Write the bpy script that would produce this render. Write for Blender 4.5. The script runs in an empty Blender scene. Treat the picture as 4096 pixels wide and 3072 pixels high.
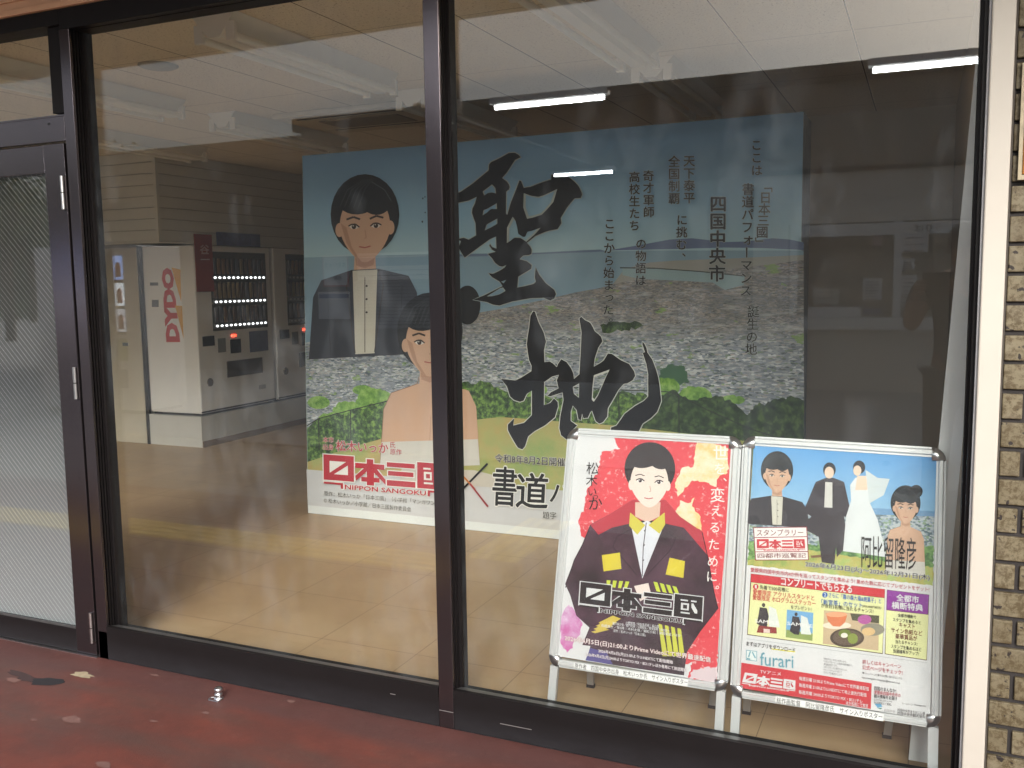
import bpy, bmesh, math, random
from mathutils import Vector, Matrix, Quaternion
from mathutils.geometry import tessellate_polygon
random.seed(7)
R = math.radians
S = bpy.context.scene
COL = S.collection

# ------------------------------------------------------------------ camera
F = 3721.12                                  # focal length in pixels of the 4096 px photograph
YAW, PITCH, ROLL = R(23.875), R(6.2614), R(-0.8226)
CAM = Vector((0, -2.6, 1.468))
fwd = Vector((-math.sin(YAW)*math.cos(PITCH), math.cos(YAW)*math.cos(PITCH), -math.sin(PITCH)))
rt0 = Vector((math.cos(YAW), math.sin(YAW), 0)); up0 = rt0.cross(fwd)
RT = rt0*math.cos(ROLL) + up0*math.sin(ROLL); UP = up0*math.cos(ROLL) - rt0*math.sin(ROLL)
cd = bpy.data.cameras.new('camera'); cam = bpy.data.objects.new('camera', cd); COL.objects.link(cam)
cd.sensor_fit = 'HORIZONTAL'; cd.sensor_width = 36; cd.lens = F/4096*36
cd.clip_start = 0.15; cd.clip_end = 600
m = Matrix((RT, UP, -fwd)).transposed().to_4x4(); m.translation = CAM; cam.matrix_world = m
S.camera = cam

# ------------------------------------------------------------------ light
SUN_EL, SUN_AZ = 28, 20                     # soft overcast sun, from beyond the opposite roof
w = bpy.data.worlds.new('World'); S.world = w; w.use_nodes = True
nt = w.node_tree; bg = nt.nodes['Background']
sky = nt.nodes.new('ShaderNodeTexSky'); sky.sky_type = 'NISHITA'; sky.sun_disc = False
sky.sun_elevation = R(SUN_EL); sky.sun_rotation = R(180-SUN_AZ); sky.air_density = 1.0; sky.dust_density = 4.0
hs = nt.nodes.new('ShaderNodeHueSaturation'); hs.inputs['Saturation'].default_value = 0.6
nt.links.new(sky.outputs[0], hs.inputs['Color']); nt.links.new(hs.outputs[0], bg.inputs[0])
bg.inputs[1].default_value = 0.15
sl = bpy.data.lights.new('sun', 'SUN'); sl.energy = 2.1; sl.angle = R(24); sl.color = (1, .985, .96)
so = bpy.data.objects.new('sun', sl); COL.objects.link(so)
sd = Vector((math.sin(R(SUN_AZ))*math.cos(R(SUN_EL)), -math.cos(R(SUN_AZ))*math.cos(R(SUN_EL)), math.sin(R(SUN_EL))))
so.rotation_euler = sd.to_track_quat('Z', 'Y').to_euler(); so.location = (0, -20, 20)
S.view_settings.view_transform = 'Standard'; S.view_settings.look = 'None'
S.view_settings.exposure = 0.66; S.view_settings.gamma = 1
S.render.engine = 'CYCLES'
S.cycles.use_denoising = True; S.cycles.max_bounces = 10; S.cycles.transparent_max_bounces = 24
S.cycles.diffuse_bounces = 5; S.cycles.glossy_bounces = 5
S.cycles.sample_clamp_indirect = 6

# ------------------------------------------------------------------ pixel rays of the calibrated camera
def ray(x, y): return fwd + RT*((x-2048)/F) - UP*((y-1536)/F)
def hit(x, y, p, n):
    v = ray(x, y); return CAM + v*((Vector(p)-CAM).dot(n)/v.dot(n))
def onY(x, y, Y=0.0): return hit(x, y, (0, Y, 0), Vector((0, 1, 0)))
def onZ(x, y, Z=0.0): return hit(x, y, (0, 0, Z), Vector((0, 0, 1)))
def onX(x, y, X): return hit(x, y, (X, 0, 0), Vector((1, 0, 0)))
def crop(x0, y0, k): return lambda x, y: (x0+k*x, y0+k*y)
c1 = crop(0, 0, 1400/2212); c2 = crop(1300, 0, 1400/2212); c3 = crop(2696, 0, 1400/2212)
c4 = crop(0, 1000, 1400/2212); c5 = crop(1200, 1000, 1400/2212); c6 = crop(2696, 1000, 1400/2212)
cg = crop(0, 2022, 1400/2212)

# ------------------------------------------------------------------ materials
MATS = {}
def srgb(r, g, b):
    f = lambda c: (c/255/12.92) if c <= 10 else ((c/255+.055)/1.055)**2.4
    return (f(r), f(g), f(b))
class N:
    def __init__(s, name):
        s.m = bpy.data.materials.new(name); s.m.use_nodes = True; s.t = s.m.node_tree
        s.b = s.t.nodes['Principled BSDF']; s.out = s.t.nodes['Material Output']
    def new(s, typ, **kw):
        n = s.t.nodes.new('ShaderNode'+typ)
        for k, v in kw.items(): setattr(n, k, v)
        return n
    def link(s, a, b): s.t.links.new(a, b)
    def coord(s, scale=(1, 1, 1), kind='Object'):
        c = s.new('TexCoord'); mp = s.new('Mapping'); mp.inputs['Scale'].default_value = scale
        s.link(c.outputs[kind], mp.inputs['Vector']); return mp.outputs[0]
    def noise(s, vec, scale, detail=4, rough=.55):
        n = s.new('TexNoise'); n.inputs['Scale'].default_value = scale; n.inputs['Detail'].default_value = detail
        n.inputs['Roughness'].default_value = rough; s.link(vec, n.inputs['Vector']); return n.outputs['Fac']
    def ramp(s, fac, stops, interp='LINEAR'):
        r = s.new('ValToRGB'); r.color_ramp.interpolation = interp
        e = r.color_ramp.elements
        while len(e) < len(stops): e.new(.5)
        for i, (p, c) in enumerate(stops):
            e[i].position = p; e[i].color = (*c, 1) if len(c) == 3 else c
        s.link(fac, r.inputs[0]); return r.outputs[0]
    def mix(s, fac, a, b, blend='MIX'):
        x = s.new('Mix', data_type='RGBA', blend_type=blend)
        for sock, v in ((x.inputs['Factor'], fac), (x.inputs['A'], a), (x.inputs['B'], b)):
            if hasattr(v, 'links'): s.link(v, sock)
            else: sock.default_value = v if isinstance(v, (int, float)) else (*v, 1)
        return x.outputs['Result']
    def math(s, op, a, b=None, c=None, clamp=False):
        x = s.new('Math', operation=op, use_clamp=clamp)
        for i, v in enumerate((a, b, c)):
            if v is None: continue
            if hasattr(v, 'links'): s.link(v, x.inputs[i])
            else: x.inputs[i].default_value = v
        return x.outputs[0]
    def bump(s, h, strength=.3, dist=.01):
        b = s.new('Bump'); b.inputs['Strength'].default_value = strength; b.inputs['Distance'].default_value = dist
        s.link(h, b.inputs['Height']); s.link(b.outputs[0], s.b.inputs['Normal'])
    def base(s, c):
        if hasattr(c, 'links'): s.link(c, s.b.inputs['Base Color'])
        else: s.b.inputs['Base Color'].default_value = (*c, 1)
    def set(s, rough=.5, metal=0, spec=.5):
        s.b.inputs['Roughness'].default_value = rough; s.b.inputs['Metallic'].default_value = metal
        s.b.inputs['Specular IOR Level'].default_value = spec
def mat(name, col, rough=.5, metal=0, spec=.5, var=.08, vs=9, bump=0, bs=60):
    if name in MATS: return MATS[name]
    n = N(name); v = n.coord()
    f = n.noise(v, vs)
    n.base(n.mix(f, tuple(c*(1-var) for c in col), tuple(min(1, c*(1+var)) for c in col)))
    n.set(rough, metal, spec)
    if bump: n.bump(n.noise(v, bs, 5), bump, .004)
    MATS[name] = n.m; return n.m
def ink(name, rgb): return mat('ink '+name, srgb(*rgb), rough=.45, spec=.3, var=.03, vs=4)
def emit(name, col, st):
    if name in MATS: return MATS[name]
    n = N(name); n.base((.8, .8, .8)); n.b.inputs['Emission Color'].default_value = (*col, 1)
    n.b.inputs['Emission Strength'].default_value = st; MATS[name] = n.m; return n.m
def schlick(n, f0):
    g = n.new('NewGeometry'); d = n.new('VectorMath', operation='DOT_PRODUCT')
    n.link(g.outputs['Normal'], d.inputs[0]); n.link(g.outputs['Incoming'], d.inputs[1])
    c = n.math('ABSOLUTE', d.outputs['Value'])
    p = n.math('POWER', n.math('SUBTRACT', 1.0, c, clamp=True), 5.0)
    return n.math('ADD', n.math('MULTIPLY', p, 1-f0), f0, clamp=True)
def glass_mat(name, tint, f0, dirt=0.0, film=0.0):
    n = N(name); t = n.new('BsdfTransparent'); t.inputs[0].default_value = (*tint, 1)
    g = n.new('BsdfGlossy'); g.inputs['Roughness'].default_value = 0.0; g.inputs['Color'].default_value = (1, 1, 1, 1)
    mx = n.new('MixShader'); n.link(schlick(n, f0), mx.inputs[0]); n.link(t.outputs[0], mx.inputs[1]); n.link(g.outputs[0], mx.inputs[2])
    last = mx
    if dirt:
        v = n.coord((1, 1, .6)); a = n.noise(v, 1.7, 7, .68); b = n.noise(n.coord((2.2, 2.2, 1.1)), 7, 5)
        f = n.ramp(n.math('MULTIPLY', a, n.math('ADD', b, .45)), [(.47, (0, 0, 0)), (.80, (1, 1, 1))])
        f = n.math('ADD', n.math('MULTIPLY', f, dirt), dirt*.14)
        d = n.new('BsdfDiffuse'); d.inputs[0].default_value = (.66, .72, .80, 1)
        m2 = n.new('MixShader'); n.link(f, m2.inputs[0]); n.link(mx.outputs[0], m2.inputs[1]); n.link(d.outputs[0], m2.inputs[2]); last = m2
    if film:
        nb = n.new('Bump'); nb.inputs['Strength'].default_value = film; nb.inputs['Distance'].default_value = .02
        n.link(n.noise(n.coord(), 5, 1), nb.inputs['Height']); n.link(nb.outputs[0], g.inputs['Normal'])
    n.link(last.outputs[0], n.out.inputs[0]); MATS[name] = n.m; return n.m

def mk_frame():
    n = N('bronze aluminium'); v = n.coord(); sx = n.new('SeparateXYZ'); n.link(v, sx.inputs[0])
    base = n.mix(n.noise(v, 6), (.0085, .007, .0075), (.013, .011, .0115))
    low = n.math('MULTIPLY', n.math('SUBTRACT', .085, sx.outputs[2], clamp=True), 9.0, clamp=True)
    dust = n.math('MULTIPLY', low, n.noise(n.coord((1, 1, 3)), 9, 6, .7), clamp=True)
    scr = n.ramp(n.noise(n.coord((3, 3, 60)), 3.5, 5, .7), [(.67, (0, 0, 0)), (.72, (.35, .35, .35))])
    n.base(n.mix(scr, n.mix(dust, base, (.040, .040, .046)), (.06, .055, .055))); n.set(.5, 0, .22); n.bump(n.noise(v, 200, 5), .04, .004); return n.m
M_frame = mk_frame()
M_frameL = mat('anodised bronze face', (.12, .102, .109), .18, .9, .5, .1, 5, .03, 200)
M_gasket = mat('black rubber gasket', (.012, .012, .012), .6)
M_steel = mat('brushed steel', (.62, .61, .60), .3, 1, .5, .1, 30)
M_chrome = mat('chrome', (.80, .80, .81), .28, 1, .5, .05, 20)
M_alu = mat('satin aluminium frame', (.66, .68, .70), .38, .35, .5, .03, 6)
M_aluD = mat('grey aluminium leg', (.36, .36, .36), .45, .5, .5, .05, 6)
M_white = mat('white paint', (.74, .73, .70), .5, 0, .4, .06, 5)
M_dark = mat('dark plastic', (.02, .02, .022), .4)
M_glass = glass_mat('window glass', (.955, .965, .95), .044, dirt=.04)
M_film = glass_mat('clear cover film', (.97, .97, .97), .03, film=.25)

def mk_pavement():
    n = N('worn red painted concrete'); v = n.coord()
    a = n.noise(v, 1.6, 6, .6); b = n.noise(n.coord((.6, 2.2, 1)), 2.4, 5, .6); c = n.noise(v, 55, 6, .7); d = n.noise(v, 260, 3)
    red = n.ramp(a, [(.28, (.15, .068, .06)), (.46, (.20, .074, .06)), (.6, (.265, .084, .062)), (.75, (.27, .115, .092))])
    col = n.mix(n.ramp(b, [(.44, (0, 0, 0)), (.68, (.85, .85, .85))]), red, (.13, .095, .085))
    col = n.mix(n.ramp(c, [(.60, (0, 0, 0)), (.74, (.35, .35, .35))]), col, (.22, .17, .15))
    sx = n.new('SeparateXYZ'); n.link(v, sx.inputs[0])
    # dirty strip along the foot of the shop front
    edge = n.math('ADD', sx.outputs[1], n.math('MULTIPLY', n.math('SUBTRACT', b, .5), .16))
    col = n.mix(n.ramp(n.math('ADD', edge, 1.0), [(.80, (0, 0, 0)), (.88, (.75, .75, .75)), (.97, (.55, .55, .55))]), col, (.145, .080, .078))
    k = n.new('TexVoronoi', feature='DISTANCE_TO_EDGE'); k.inputs['Scale'].default_value = 2.6; wv = n.new('VectorMath', operation='ADD'); n.link(v, wv.inputs[0]); wn = n.new('TexNoise'); wn.inputs['Scale'].default_value = 5; wn.inputs['Detail'].default_value = 6; n.link(v, wn.inputs['Vector']); ws = n.new('VectorMath', operation='SCALE'); ws.inputs['Scale'].default_value = .35; n.link(wn.outputs['Color'], ws.inputs[0]); n.link(ws.outputs[0], wv.inputs[1]); n.link(wv.outputs[0], k.inputs['Vector'])
    col = n.mix(n.ramp(k.outputs['Distance'], [(.003, (.16, .16, .16)), (.008, (0, 0, 0))]), col, (.07, .04, .037))
    fl = n.noise(n.coord((1, 1.6, 1)), 7.5, 8, .72); col = n.mix(n.ramp(fl, [(.62, (0, 0, 0)), (.70, (.3, .3, .3))]), col, (.22, .16, .14))
    md = n.noise(v, 11, 7, .7); col = n.mix(n.ramp(md, [(.36, (.3, .3, .3)), (.54, (0, 0, 0))]), col, (.12, .05, .042)); col = n.mix(n.ramp(n.noise(v, 24, 6, .7), [(.56, (0, 0, 0)), (.72, (.22, .22, .22))]), col, (.33, .17, .14))
    col = n.mix(.45, col, n.mix(d, (.05, .03, .03), (.4, .25, .22)), 'OVERLAY')
    n.base(col); n.set(.52, 0, .45); n.bump(n.math('ADD', c, n.math('MULTIPLY', d, .5)), .25, .003); return n.m
M_pave = mk_pavement()
M_asph = mat('grey asphalt', (.34, .34, .33), .85, var=.25, vs=3, bump=.3, bs=200)
def mk_floor():
    n = N('beige vinyl tile'); v = n.coord(); sx = n.new('SeparateXYZ'); n.link(v, sx.inputs[0])
    def line(o, off):
        f = n.math('FRACT', n.math('DIVIDE', n.math('ADD', o, off), .445))
        d = n.math('ABSOLUTE', n.math('SUBTRACT', f, .5))
        return n.math('GREATER_THAN', d, .4970)
    l = n.math('MAXIMUM', line(sx.outputs[0], 50*.445-.145-.01+.155), line(sx.outputs[1], 50*.445-.455))
    tile = n.new('TexWhiteNoise', noise_dimensions='2D'); sn = n.new('VectorMath', operation='SNAP'); sn.inputs[1].default_value = (.445, .445, .445)
    n.link(v, sn.inputs[0]); n.link(sn.outputs[0], tile.inputs[0])
    a = n.noise(v, 3, 5); b = n.noise(n.coord((1, 3, 1)), 40, 5)
    col = n.ramp(a, [(.3, (.50, .335, .19)), (.7, (.62, .445, .27))])
    col = n.mix(n.math('MULTIPLY', tile.outputs[0], .12), col, (.42, .29, .15))
    col = n.mix(n.ramp(b, [(.6, (0, 0, 0)), (.75, (.3, .3, .3))]), col, (.32, .22, .13))
    sc2 = n.noise(n.coord((1, 2.2, 1)), 13, 7, .75); col = n.mix(n.ramp(sc2, [(.60, (0, 0, 0)), (.70, (.35, .35, .35))]), col, (.20, .125, .07)); big = n.noise(v, .9, 3); col = n.mix(n.ramp(big, [(.40, (.4, .4, .4)), (.60, (0, 0, 0))]), col, (.36, .23, .12))
    col = n.mix(n.math('MULTIPLY', l, .8), col, (.16, .10, .055))
    n.base(col); n.set(.38, 0, .35); n.link(n.math('ADD', n.math('MULTIPLY', a, .25), .25), n.b.inputs['Roughness']); return n.m
M_floor = mk_floor()
def mk_ceiling():
    n = N('speckled ceiling board'); v = n.coord(); sx = n.new('SeparateXYZ'); n.link(v, sx.inputs[0])
    def line(o, off, p, wd):
        f = n.math('FRACT', n.math('DIVIDE', n.math('ADD', o, off), p)); d = n.math('ABSOLUTE', n.math('SUBTRACT', f, .5))
        return n.math('GREATER_THAN', d, .5-wd)
    l = n.math('MAXIMUM', line(sx.outputs[0], 40*.507+.34, .507, .005), n.math('MULTIPLY', line(sx.outputs[1], 20.12, 1.01, .0025), .6))
    sp = n.noise(v, 95, 3, .6)
    col = n.mix(n.ramp(sp, [(.60, (0, 0, 0)), (.66, (1, 1, 1))]), (.82, .75, .63), (.34, .28, .21))
    col = n.mix(l, col, (.06, .05, .04)); n.base(col); n.set(.9, 0, .2); return n.m
M_ceil = mk_ceiling()
M_wall = mat('interior wall', (.60, .57, .52), .8, var=.06, vs=3)
M_siding = mat('pale siding board', (.70, .70, .66), .55, var=.05, vs=4)
M_soffit = mat('warm painted metal soffit', (.75, .42, .25), .55, 0, .4, .15, 5, .05, 120)
M_cream = mat('cream painted post', (.52, .485, .425), .5, 0, .4, .07, 6, .06, 90)
M_mortar = mat('dark mortar', (.03, .026, .025), .9, var=.3, vs=60, bump=.4, bs=120)
def mk_brick():
    n = N('speckled tan brick tile'); v = n.coord(); g = n.new('NewGeometry')
    a = n.noise(v, 14, 5); b = n.noise(v, 62, 6, .75); s = n.noise(v, 40, 3, .5)
    col = n.mix(g.outputs['Random Per Island'], (.135, .11, .064), (.19, .16, .10))
    col = n.mix(n.ramp(b, [(.44, (0, 0, 0)), (.58, (.9, .9, .9))]), col, (.070, .048, .02))
    col = n.mix(n.ramp(a, [(.5, (0, 0, 0)), (.75, (.5, .5, .5))]), col, (.24, .21, .15))
    col = n.mix(n.ramp(s, [(.64, (0, 0, 0)), (.67, (1, 1, 1))]), col, (.02, .014, .012))
    n.base(col); n.set(.6, 0, .4); n.bump(b, .5, .003); return n.m
M_brick = mk_brick()

# ------------------------------------------------------------------ mesh builder
class MB:
    def __init__(s): s.v = []; s.f = []; s.mi = []; s.mats = []; s.sm = []
    def mat(s, m):
        if m not in s.mats: s.mats.append(m)
        return s.mats.index(m)
    def add(s, vs, fs, m=None, smooth=False):
        o = len(s.v); s.v += [tuple(x) for x in vs]; i = s.mat(m) if m else 0
        for f in fs: s.f.append([o+k for k in f]); s.mi.append(i); s.sm.append(smooth)
        return s
    def box(s, a, b, m=None, bev=0.0):
        x0, x1 = sorted((a[0], b[0])); y0, y1 = sorted((a[1], b[1])); z0, z1 = sorted((a[2], b[2]))
        if bev and min(x1-x0, y1-y0, z1-z0) > 2.2*bev:
            bm = bmesh.new(); bmesh.ops.create_cube(bm, size=1)
            for q in bm.verts: q.co = Vector(((x0+x1)/2+q.co.x*(x1-x0), (y0+y1)/2+q.co.y*(y1-y0), (z0+z1)/2+q.co.z*(z1-z0)))
            bmesh.ops.bevel(bm, geom=bm.edges[:], offset=bev, segments=2, profile=.5, affect='EDGES')
            bm.verts.index_update(); s.add([q.co for q in bm.verts], [[q.index for q in f.verts] for f in bm.faces], m); bm.free(); return s
        return s.hexa([(x0, y0, z0), (x1, y0, z0), (x1, y1, z0), (x0, y1, z0), (x0, y0, z1), (x1, y0, z1), (x1, y1, z1), (x0, y1, z1)], m)
    def hexa(s, c, m=None): return s.add(c, [(0, 3, 2, 1), (4, 5, 6, 7), (0, 1, 5, 4), (1, 2, 6, 5), (2, 3, 7, 6), (3, 0, 4, 7)], m)
    def slab(s, q, d, m=None):            # quad q extruded by vector d
        q = [Vector(p) for p in q]; d = Vector(d); return s.hexa([*q, *[p+d for p in q]], m)
    def tube(s, p, q, r, m=None, n=10, r2=None, cap=True):
        p = Vector(p); q = Vector(q); z = (q-p).normalized(); x = z.orthogonal().normalized(); y = z.cross(x); r2 = r if r2 is None else r2
        vs = [c+x*(rr*math.cos(2*math.pi*i/n))+y*(rr*math.sin(2*math.pi*i/n)) for c, rr in ((p, r), (q, r2)) for i in range(n)]
        fs = [(i, (i+1) % n, n+(i+1) % n, n+i) for i in range(n)]; s.add(vs, fs, m, True)
        if cap: s.add(vs, [list(range(n))[::-1], list(range(n, 2*n))], m)
        return s
    def lathe(s, c, prof, m=None, n=20):
        c = Vector(c); vs = [c+Vector((r*math.cos(2*math.pi*i/n), r*math.sin(2*math.pi*i/n), z)) for r, z in prof for i in range(n)]
        fs = [(k*n+i, k*n+(i+1) % n, (k+1)*n+(i+1) % n, (k+1)*n+i) for k in range(len(prof)-1) for i in range(n)]; s.add(vs, fs, m, True); return s
    def poly(s, pts, holes=(), m=None):   # planar, concave allowed
        loops = [[Vector(p) for p in pts]]+[[Vector(p) for p in h] for h in holes]
        tri = tessellate_polygon(loops); vs = [p for l in loops for p in l]
        return s.add(vs, [t for t in tri], m)
    def build(s, name, m=None, parent=None, loc=None, **props):
        me = bpy.data.meshes.new(name); me.from_pydata(s.v, [], s.f)
        for x in (s.mats or [m]): me.materials.append(x)
        for i, p in enumerate(me.polygons): p.material_index = s.mi[i]; p.use_smooth = s.sm[i]
        bm = bmesh.new(); bm.from_mesh(me)
        if not props.pop('raw', False): bmesh.ops.recalc_face_normals(bm, faces=bm.faces)
        bm.to_mesh(me); bm.free()
        o = bpy.data.objects.new(name, me); COL.objects.link(o)
        if parent is not None:
            o.parent = parent; o.matrix_parent_inverse = Matrix.Translation(-parent.location)
        for k, v in props.items(): o[k] = v
        return o
def thing(name, label, cat, loc=(0, 0, 0), group=None):
    o = bpy.data.objects.new(name, None); COL.objects.link(o); o.location = loc; o.empty_display_size = .1
    o['label'] = label; o['category'] = cat
    if group: o['group'] = group
    return o
def tag(o, label, cat, group=None):
    o['label'] = label; o['category'] = cat
    if group: o['group'] = group
    return o
def dup(root, delta, label=None):
    def cp(o, par):
        c = o.copy(); COL.objects.link(c)
        if par is not None: c.parent = par; c.matrix_parent_inverse = o.matrix_parent_inverse.copy()
        for ch in o.children: cp(ch, c)
        return c
    r = cp(root, None); r.location = root.location + Vector(delta)
    if label: r['label'] = label
    return r

# ------------------------------------------------------------------ lettering
GL = {}
_fc = bpy.data.curves.new('lettering', 'FONT'); _fo = bpy.data.objects.new('lettering', _fc); COL.objects.link(_fo); _fc.resolution_u = 2
def glyphs(body, bold=0.0):
    k = (body, bold)
    if k not in GL:
        _fc.body = body; _fc.offset = bold
        dg = bpy.context.evaluated_depsgraph_get(); dg.update()
        ob = _fo.evaluated_get(dg); me = ob.to_mesh()
        GL[k] = ([(q.co.x, q.co.y) for q in me.vertices], [list(p.vertices) for p in me.polygons]); ob.to_mesh_clear()
    return GL[k]
class Print:
    """Ink laid on a flat sheet: every layer lies a hair in front of the last."""
    def __init__(s, p, n, step=.00002, base=.0006): s.p = Vector(p); s.n = Vector(n).normalized(); s.mb = MB(); s.k = 0; s.step = step; s.base = base
    def lift(s, fine=False): s.k += .2 if fine else 1; return s.n*(s.base+s.step*s.k)
    def at(s, q): return hit(q[0], q[1], s.p, s.n)
    def poly(s, pts, m, holes=()):
        d = s.lift(); s.mb.poly([s.at(q)+d for q in pts], [[s.at(q)+d for q in h] for h in holes], m)
    def ell(s, c, rx, ry, m, n=28, rot=0, a0=0, a1=360):
        pts = []
        for i in range(n):
            a = R(a0+(a1-a0)*i/(n if a1-a0 == 360 else n-1)); x, y = rx*math.cos(a), ry*math.sin(a)
            pts.append((c[0]+x*math.cos(rot)-y*math.sin(rot), c[1]+x*math.sin(rot)+y*math.cos(rot)))
        s.poly(pts, m)
    def egg(s, c, rx, ry, m, n=36):
        s.poly([(c[0]+rx*math.cos(2*math.pi*i/n)*(1-.30*max(0, math.sin(2*math.pi*i/n))**1.6), c[1]+ry*math.sin(2*math.pi*i/n)) for i in range(n)], m)
    def eye(s, c, w_, m, white, sg):
        pts = [(c[0]-w_, c[1]+w_*.1*sg), (c[0]-w_*.4, c[1]-w_*.42), (c[0]+w_*.3, c[1]-w_*.45), (c[0]+w_, c[1]-w_*.1*sg), (c[0]+w_*.4, c[1]+w_*.38), (c[0]-w_*.4, c[1]+w_*.38)]
        s.poly(pts, white); s.ell(c, w_*.42, w_*.44, m, 14); s.path(pts[:4], w_*.26, m); s.ell((c[0]-w_*.12, c[1]-w_*.16), w_*.12, w_*.12, white, 8)
    def line(s, p, q, wd, m):
        dx, dy = q[0]-p[0], q[1]-p[1]; l = math.hypot(dx, dy); nx, ny = -dy/l*wd/2, dx/l*wd/2
        s.poly([(p[0]+nx, p[1]+ny), (q[0]+nx, q[1]+ny), (q[0]-nx, q[1]-ny), (p[0]-nx, p[1]-ny)], m)
    def path(s, pts, wd, m):
        for a, b in zip(pts, pts[1:]): s.line(a, b, wd, m)
    def text(s, body, p0, p1, h, m, bold=0.0, halo=None, hb=.03, lean=0):
        """p0, p1: ends of the base line; h: height above it, all in pixels. Weight and halo come from shifted copies."""
        v, f = glyphs(body); xs = [q[0] for q in v]; ys = [q[1] for q in v]; x0, x1, y0, y1 = min(xs), max(xs), min(ys), max(ys)
        for mm, sh in s.copies(m, bold, halo, hb, h > 14):
            for i, (ox, oy) in enumerate(sh):
                d = s.lift(i > 0); out = []
                for x, y in v:
                    a = (x+ox-x0)/(x1-x0); b = (y+oy-y0)/max(1e-6, y1-y0)
                    out.append(s.at((p0[0]+(p1[0]-p0[0])*a+lean*b, p0[1]+(p1[1]-p0[1])*a-h*b))+d)
                s.mb.add(out, f, mm)
    def copies(s, m, bold, halo, hb, rich):
        w_ = bold*.9; r = hb*.9+w_
        ring = lambda q, n: [(q*math.cos(2*math.pi*i/n), q*math.sin(2*math.pi*i/n)) for i in range(n)]
        out = [(halo, ring(r, 8 if rich else 4))] if halo else []
        return out+[(m, ([(0, 0)]+ring(w_, 6 if rich else 2)) if w_ > .002 else [(0, 0)])]
    def char(s, ch, c, size, m, bold=0.0, halo=None, hb=.03, rot=False, only=None):
        v, f = glyphs(ch)
        for k, (mm, sh) in enumerate(s.copies(m, bold, halo, hb, True)):
            if only is not None and halo and k != only: continue
            for i, (ox, oy) in enumerate(sh):
                d = s.lift(i > 0); out = []
                for x, y in v:
                    gx, gy = x+ox-.5, y+oy-.38
                    if rot: gx, gy = gy, -gx
                    out.append(s.at((c[0]+gx*size, c[1]-gy*size))+d)
                s.mb.add(out, f, mm)
    def column(s, body, a, b, size, m, bold=0.0, halo=None, hb=.03):
        n = len(body)
        for only, (i, ch) in [(o_, t_) for o_ in ((0, 1) if halo else (None,)) for t_ in enumerate(body)]:
            t = i/max(1, n-1); c = [a[0]+(b[0]-a[0])*t, a[1]+(b[1]-a[1])*t]
            if ch in '、。': c = [c[0]+size*.55, c[1]-size*.45]
            if ch in 'ォっ': c = [c[0]+size*.08, c[1]-size*.06]
            s.char(ch, c, size, m, bold, halo, hb, ch in 'ー「」', only)
    def build(s, name, parent): return s.mb.build(name, None, parent, raw=True)
def quadmap(q):                            # unit square -> four corners TL, TR, BR, BL
    def f(u, v):
        a = [q[0][i]*(1-u)+q[1][i]*u for i in (0, 1)]; b = [q[3][i]*(1-u)+q[2][i]*u for i in (0, 1)]
        return (a[0]*(1-v)+b[0]*v, a[1]*(1-v)+b[1]*v)
    return f
LOGO = [  # strokes of the squared-off title lettering on a 400 x 120 grid; (outline, holes)
    ([(0, 0), (100, 0), (100, 90), (0, 90)], [[(20, 22), (74, 22), (20, 64)], [(80, 34), (80, 68), (34, 68)]]),
    ([(104, 22), (142, 22), (142, 6), (164, 6), (164, 22), (200, 22), (200, 40), (176, 40), (204, 74), (204, 92), (166, 52), (166, 70), (184, 70), (184, 86), (166, 86), (166, 98), (142, 98), (142, 86), (124, 86), (124, 70), (142, 70), (142, 50), (106, 86), (104, 68), (132, 40), (104, 40)], []),
    ([(208, 12), (300, 12), (300, 28), (208, 28)], []), ([(212, 42), (296, 42), (296, 58), (212, 58)], []), ([(208, 74), (302, 74), (302, 94), (208, 94)], []),
    ([(308, 4), (400, 4), (400, 94), (308, 94)], [[(328, 22), (352, 22), (352, 28), (328, 28)], [(330, 36), (356, 36), (356, 64), (330, 64)], [(362, 22), (380, 22), (380, 28), (362, 28)], [(364, 34), (370, 34), (384, 60), (384, 72), (376, 72), (364, 50)], [(330, 72), (360, 72), (360, 78), (330, 78)]]),
    ([(337, 43), (350, 43), (350, 58), (337, 58)], []),
    ([(0, 97), (64, 97), (64, 118), (56, 118), (56, 104), (0, 104)], []), ([(342, 99), (400, 99), (400, 106), (350, 106), (350, 120), (342, 120)], []),
]
def logo(P, quad, m, halo=None, hw=3):
    g = quadmap(quad); G = lambda p: g(p[0]/400, p[1]/120)
    if halo:
        for o, h in LOGO:
            cx = sum(p[0] for p in o)/len(o); cy = sum(p[1] for p in o)/len(o)
            x0, x1 = min(p[0] for p in o), max(p[0] for p in o); y0, y1 = min(p[1] for p in o), max(p[1] for p in o)
            e = [(p[0]+(hw if p[0] > cx else -hw), p[1]+(hw if p[1] > cy else -hw)) for p in o]
            P.poly([G(p) for p in e], halo)
    for o, h in LOGO: P.poly([G(p) for p in o], m, [[G(p) for p in k] for k in h])
    P.text('NIPPON SANGOKU', G((70, 118)), G((336, 118)), (G((0, 118))[1]-G((0, 102))[1]), m, .035, halo, .05)
def rough(pts, amp, step=12, closed=True):
    out = []; n = len(pts)
    for i in range(n if closed else n-1):
        a, b = pts[i], pts[(i+1) % n]; l = math.hypot(b[0]-a[0], b[1]-a[1]); k = max(1, int(l/step))
        for j in range(k):
            t = j/k; out.append((a[0]+(b[0]-a[0])*t+random.uniform(-amp, amp)*(j > 0), a[1]+(b[1]-a[1])*t+random.uniform(-amp, amp)*(j > 0)))
    if not closed: out.append(pts[-1])
    return out

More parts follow.
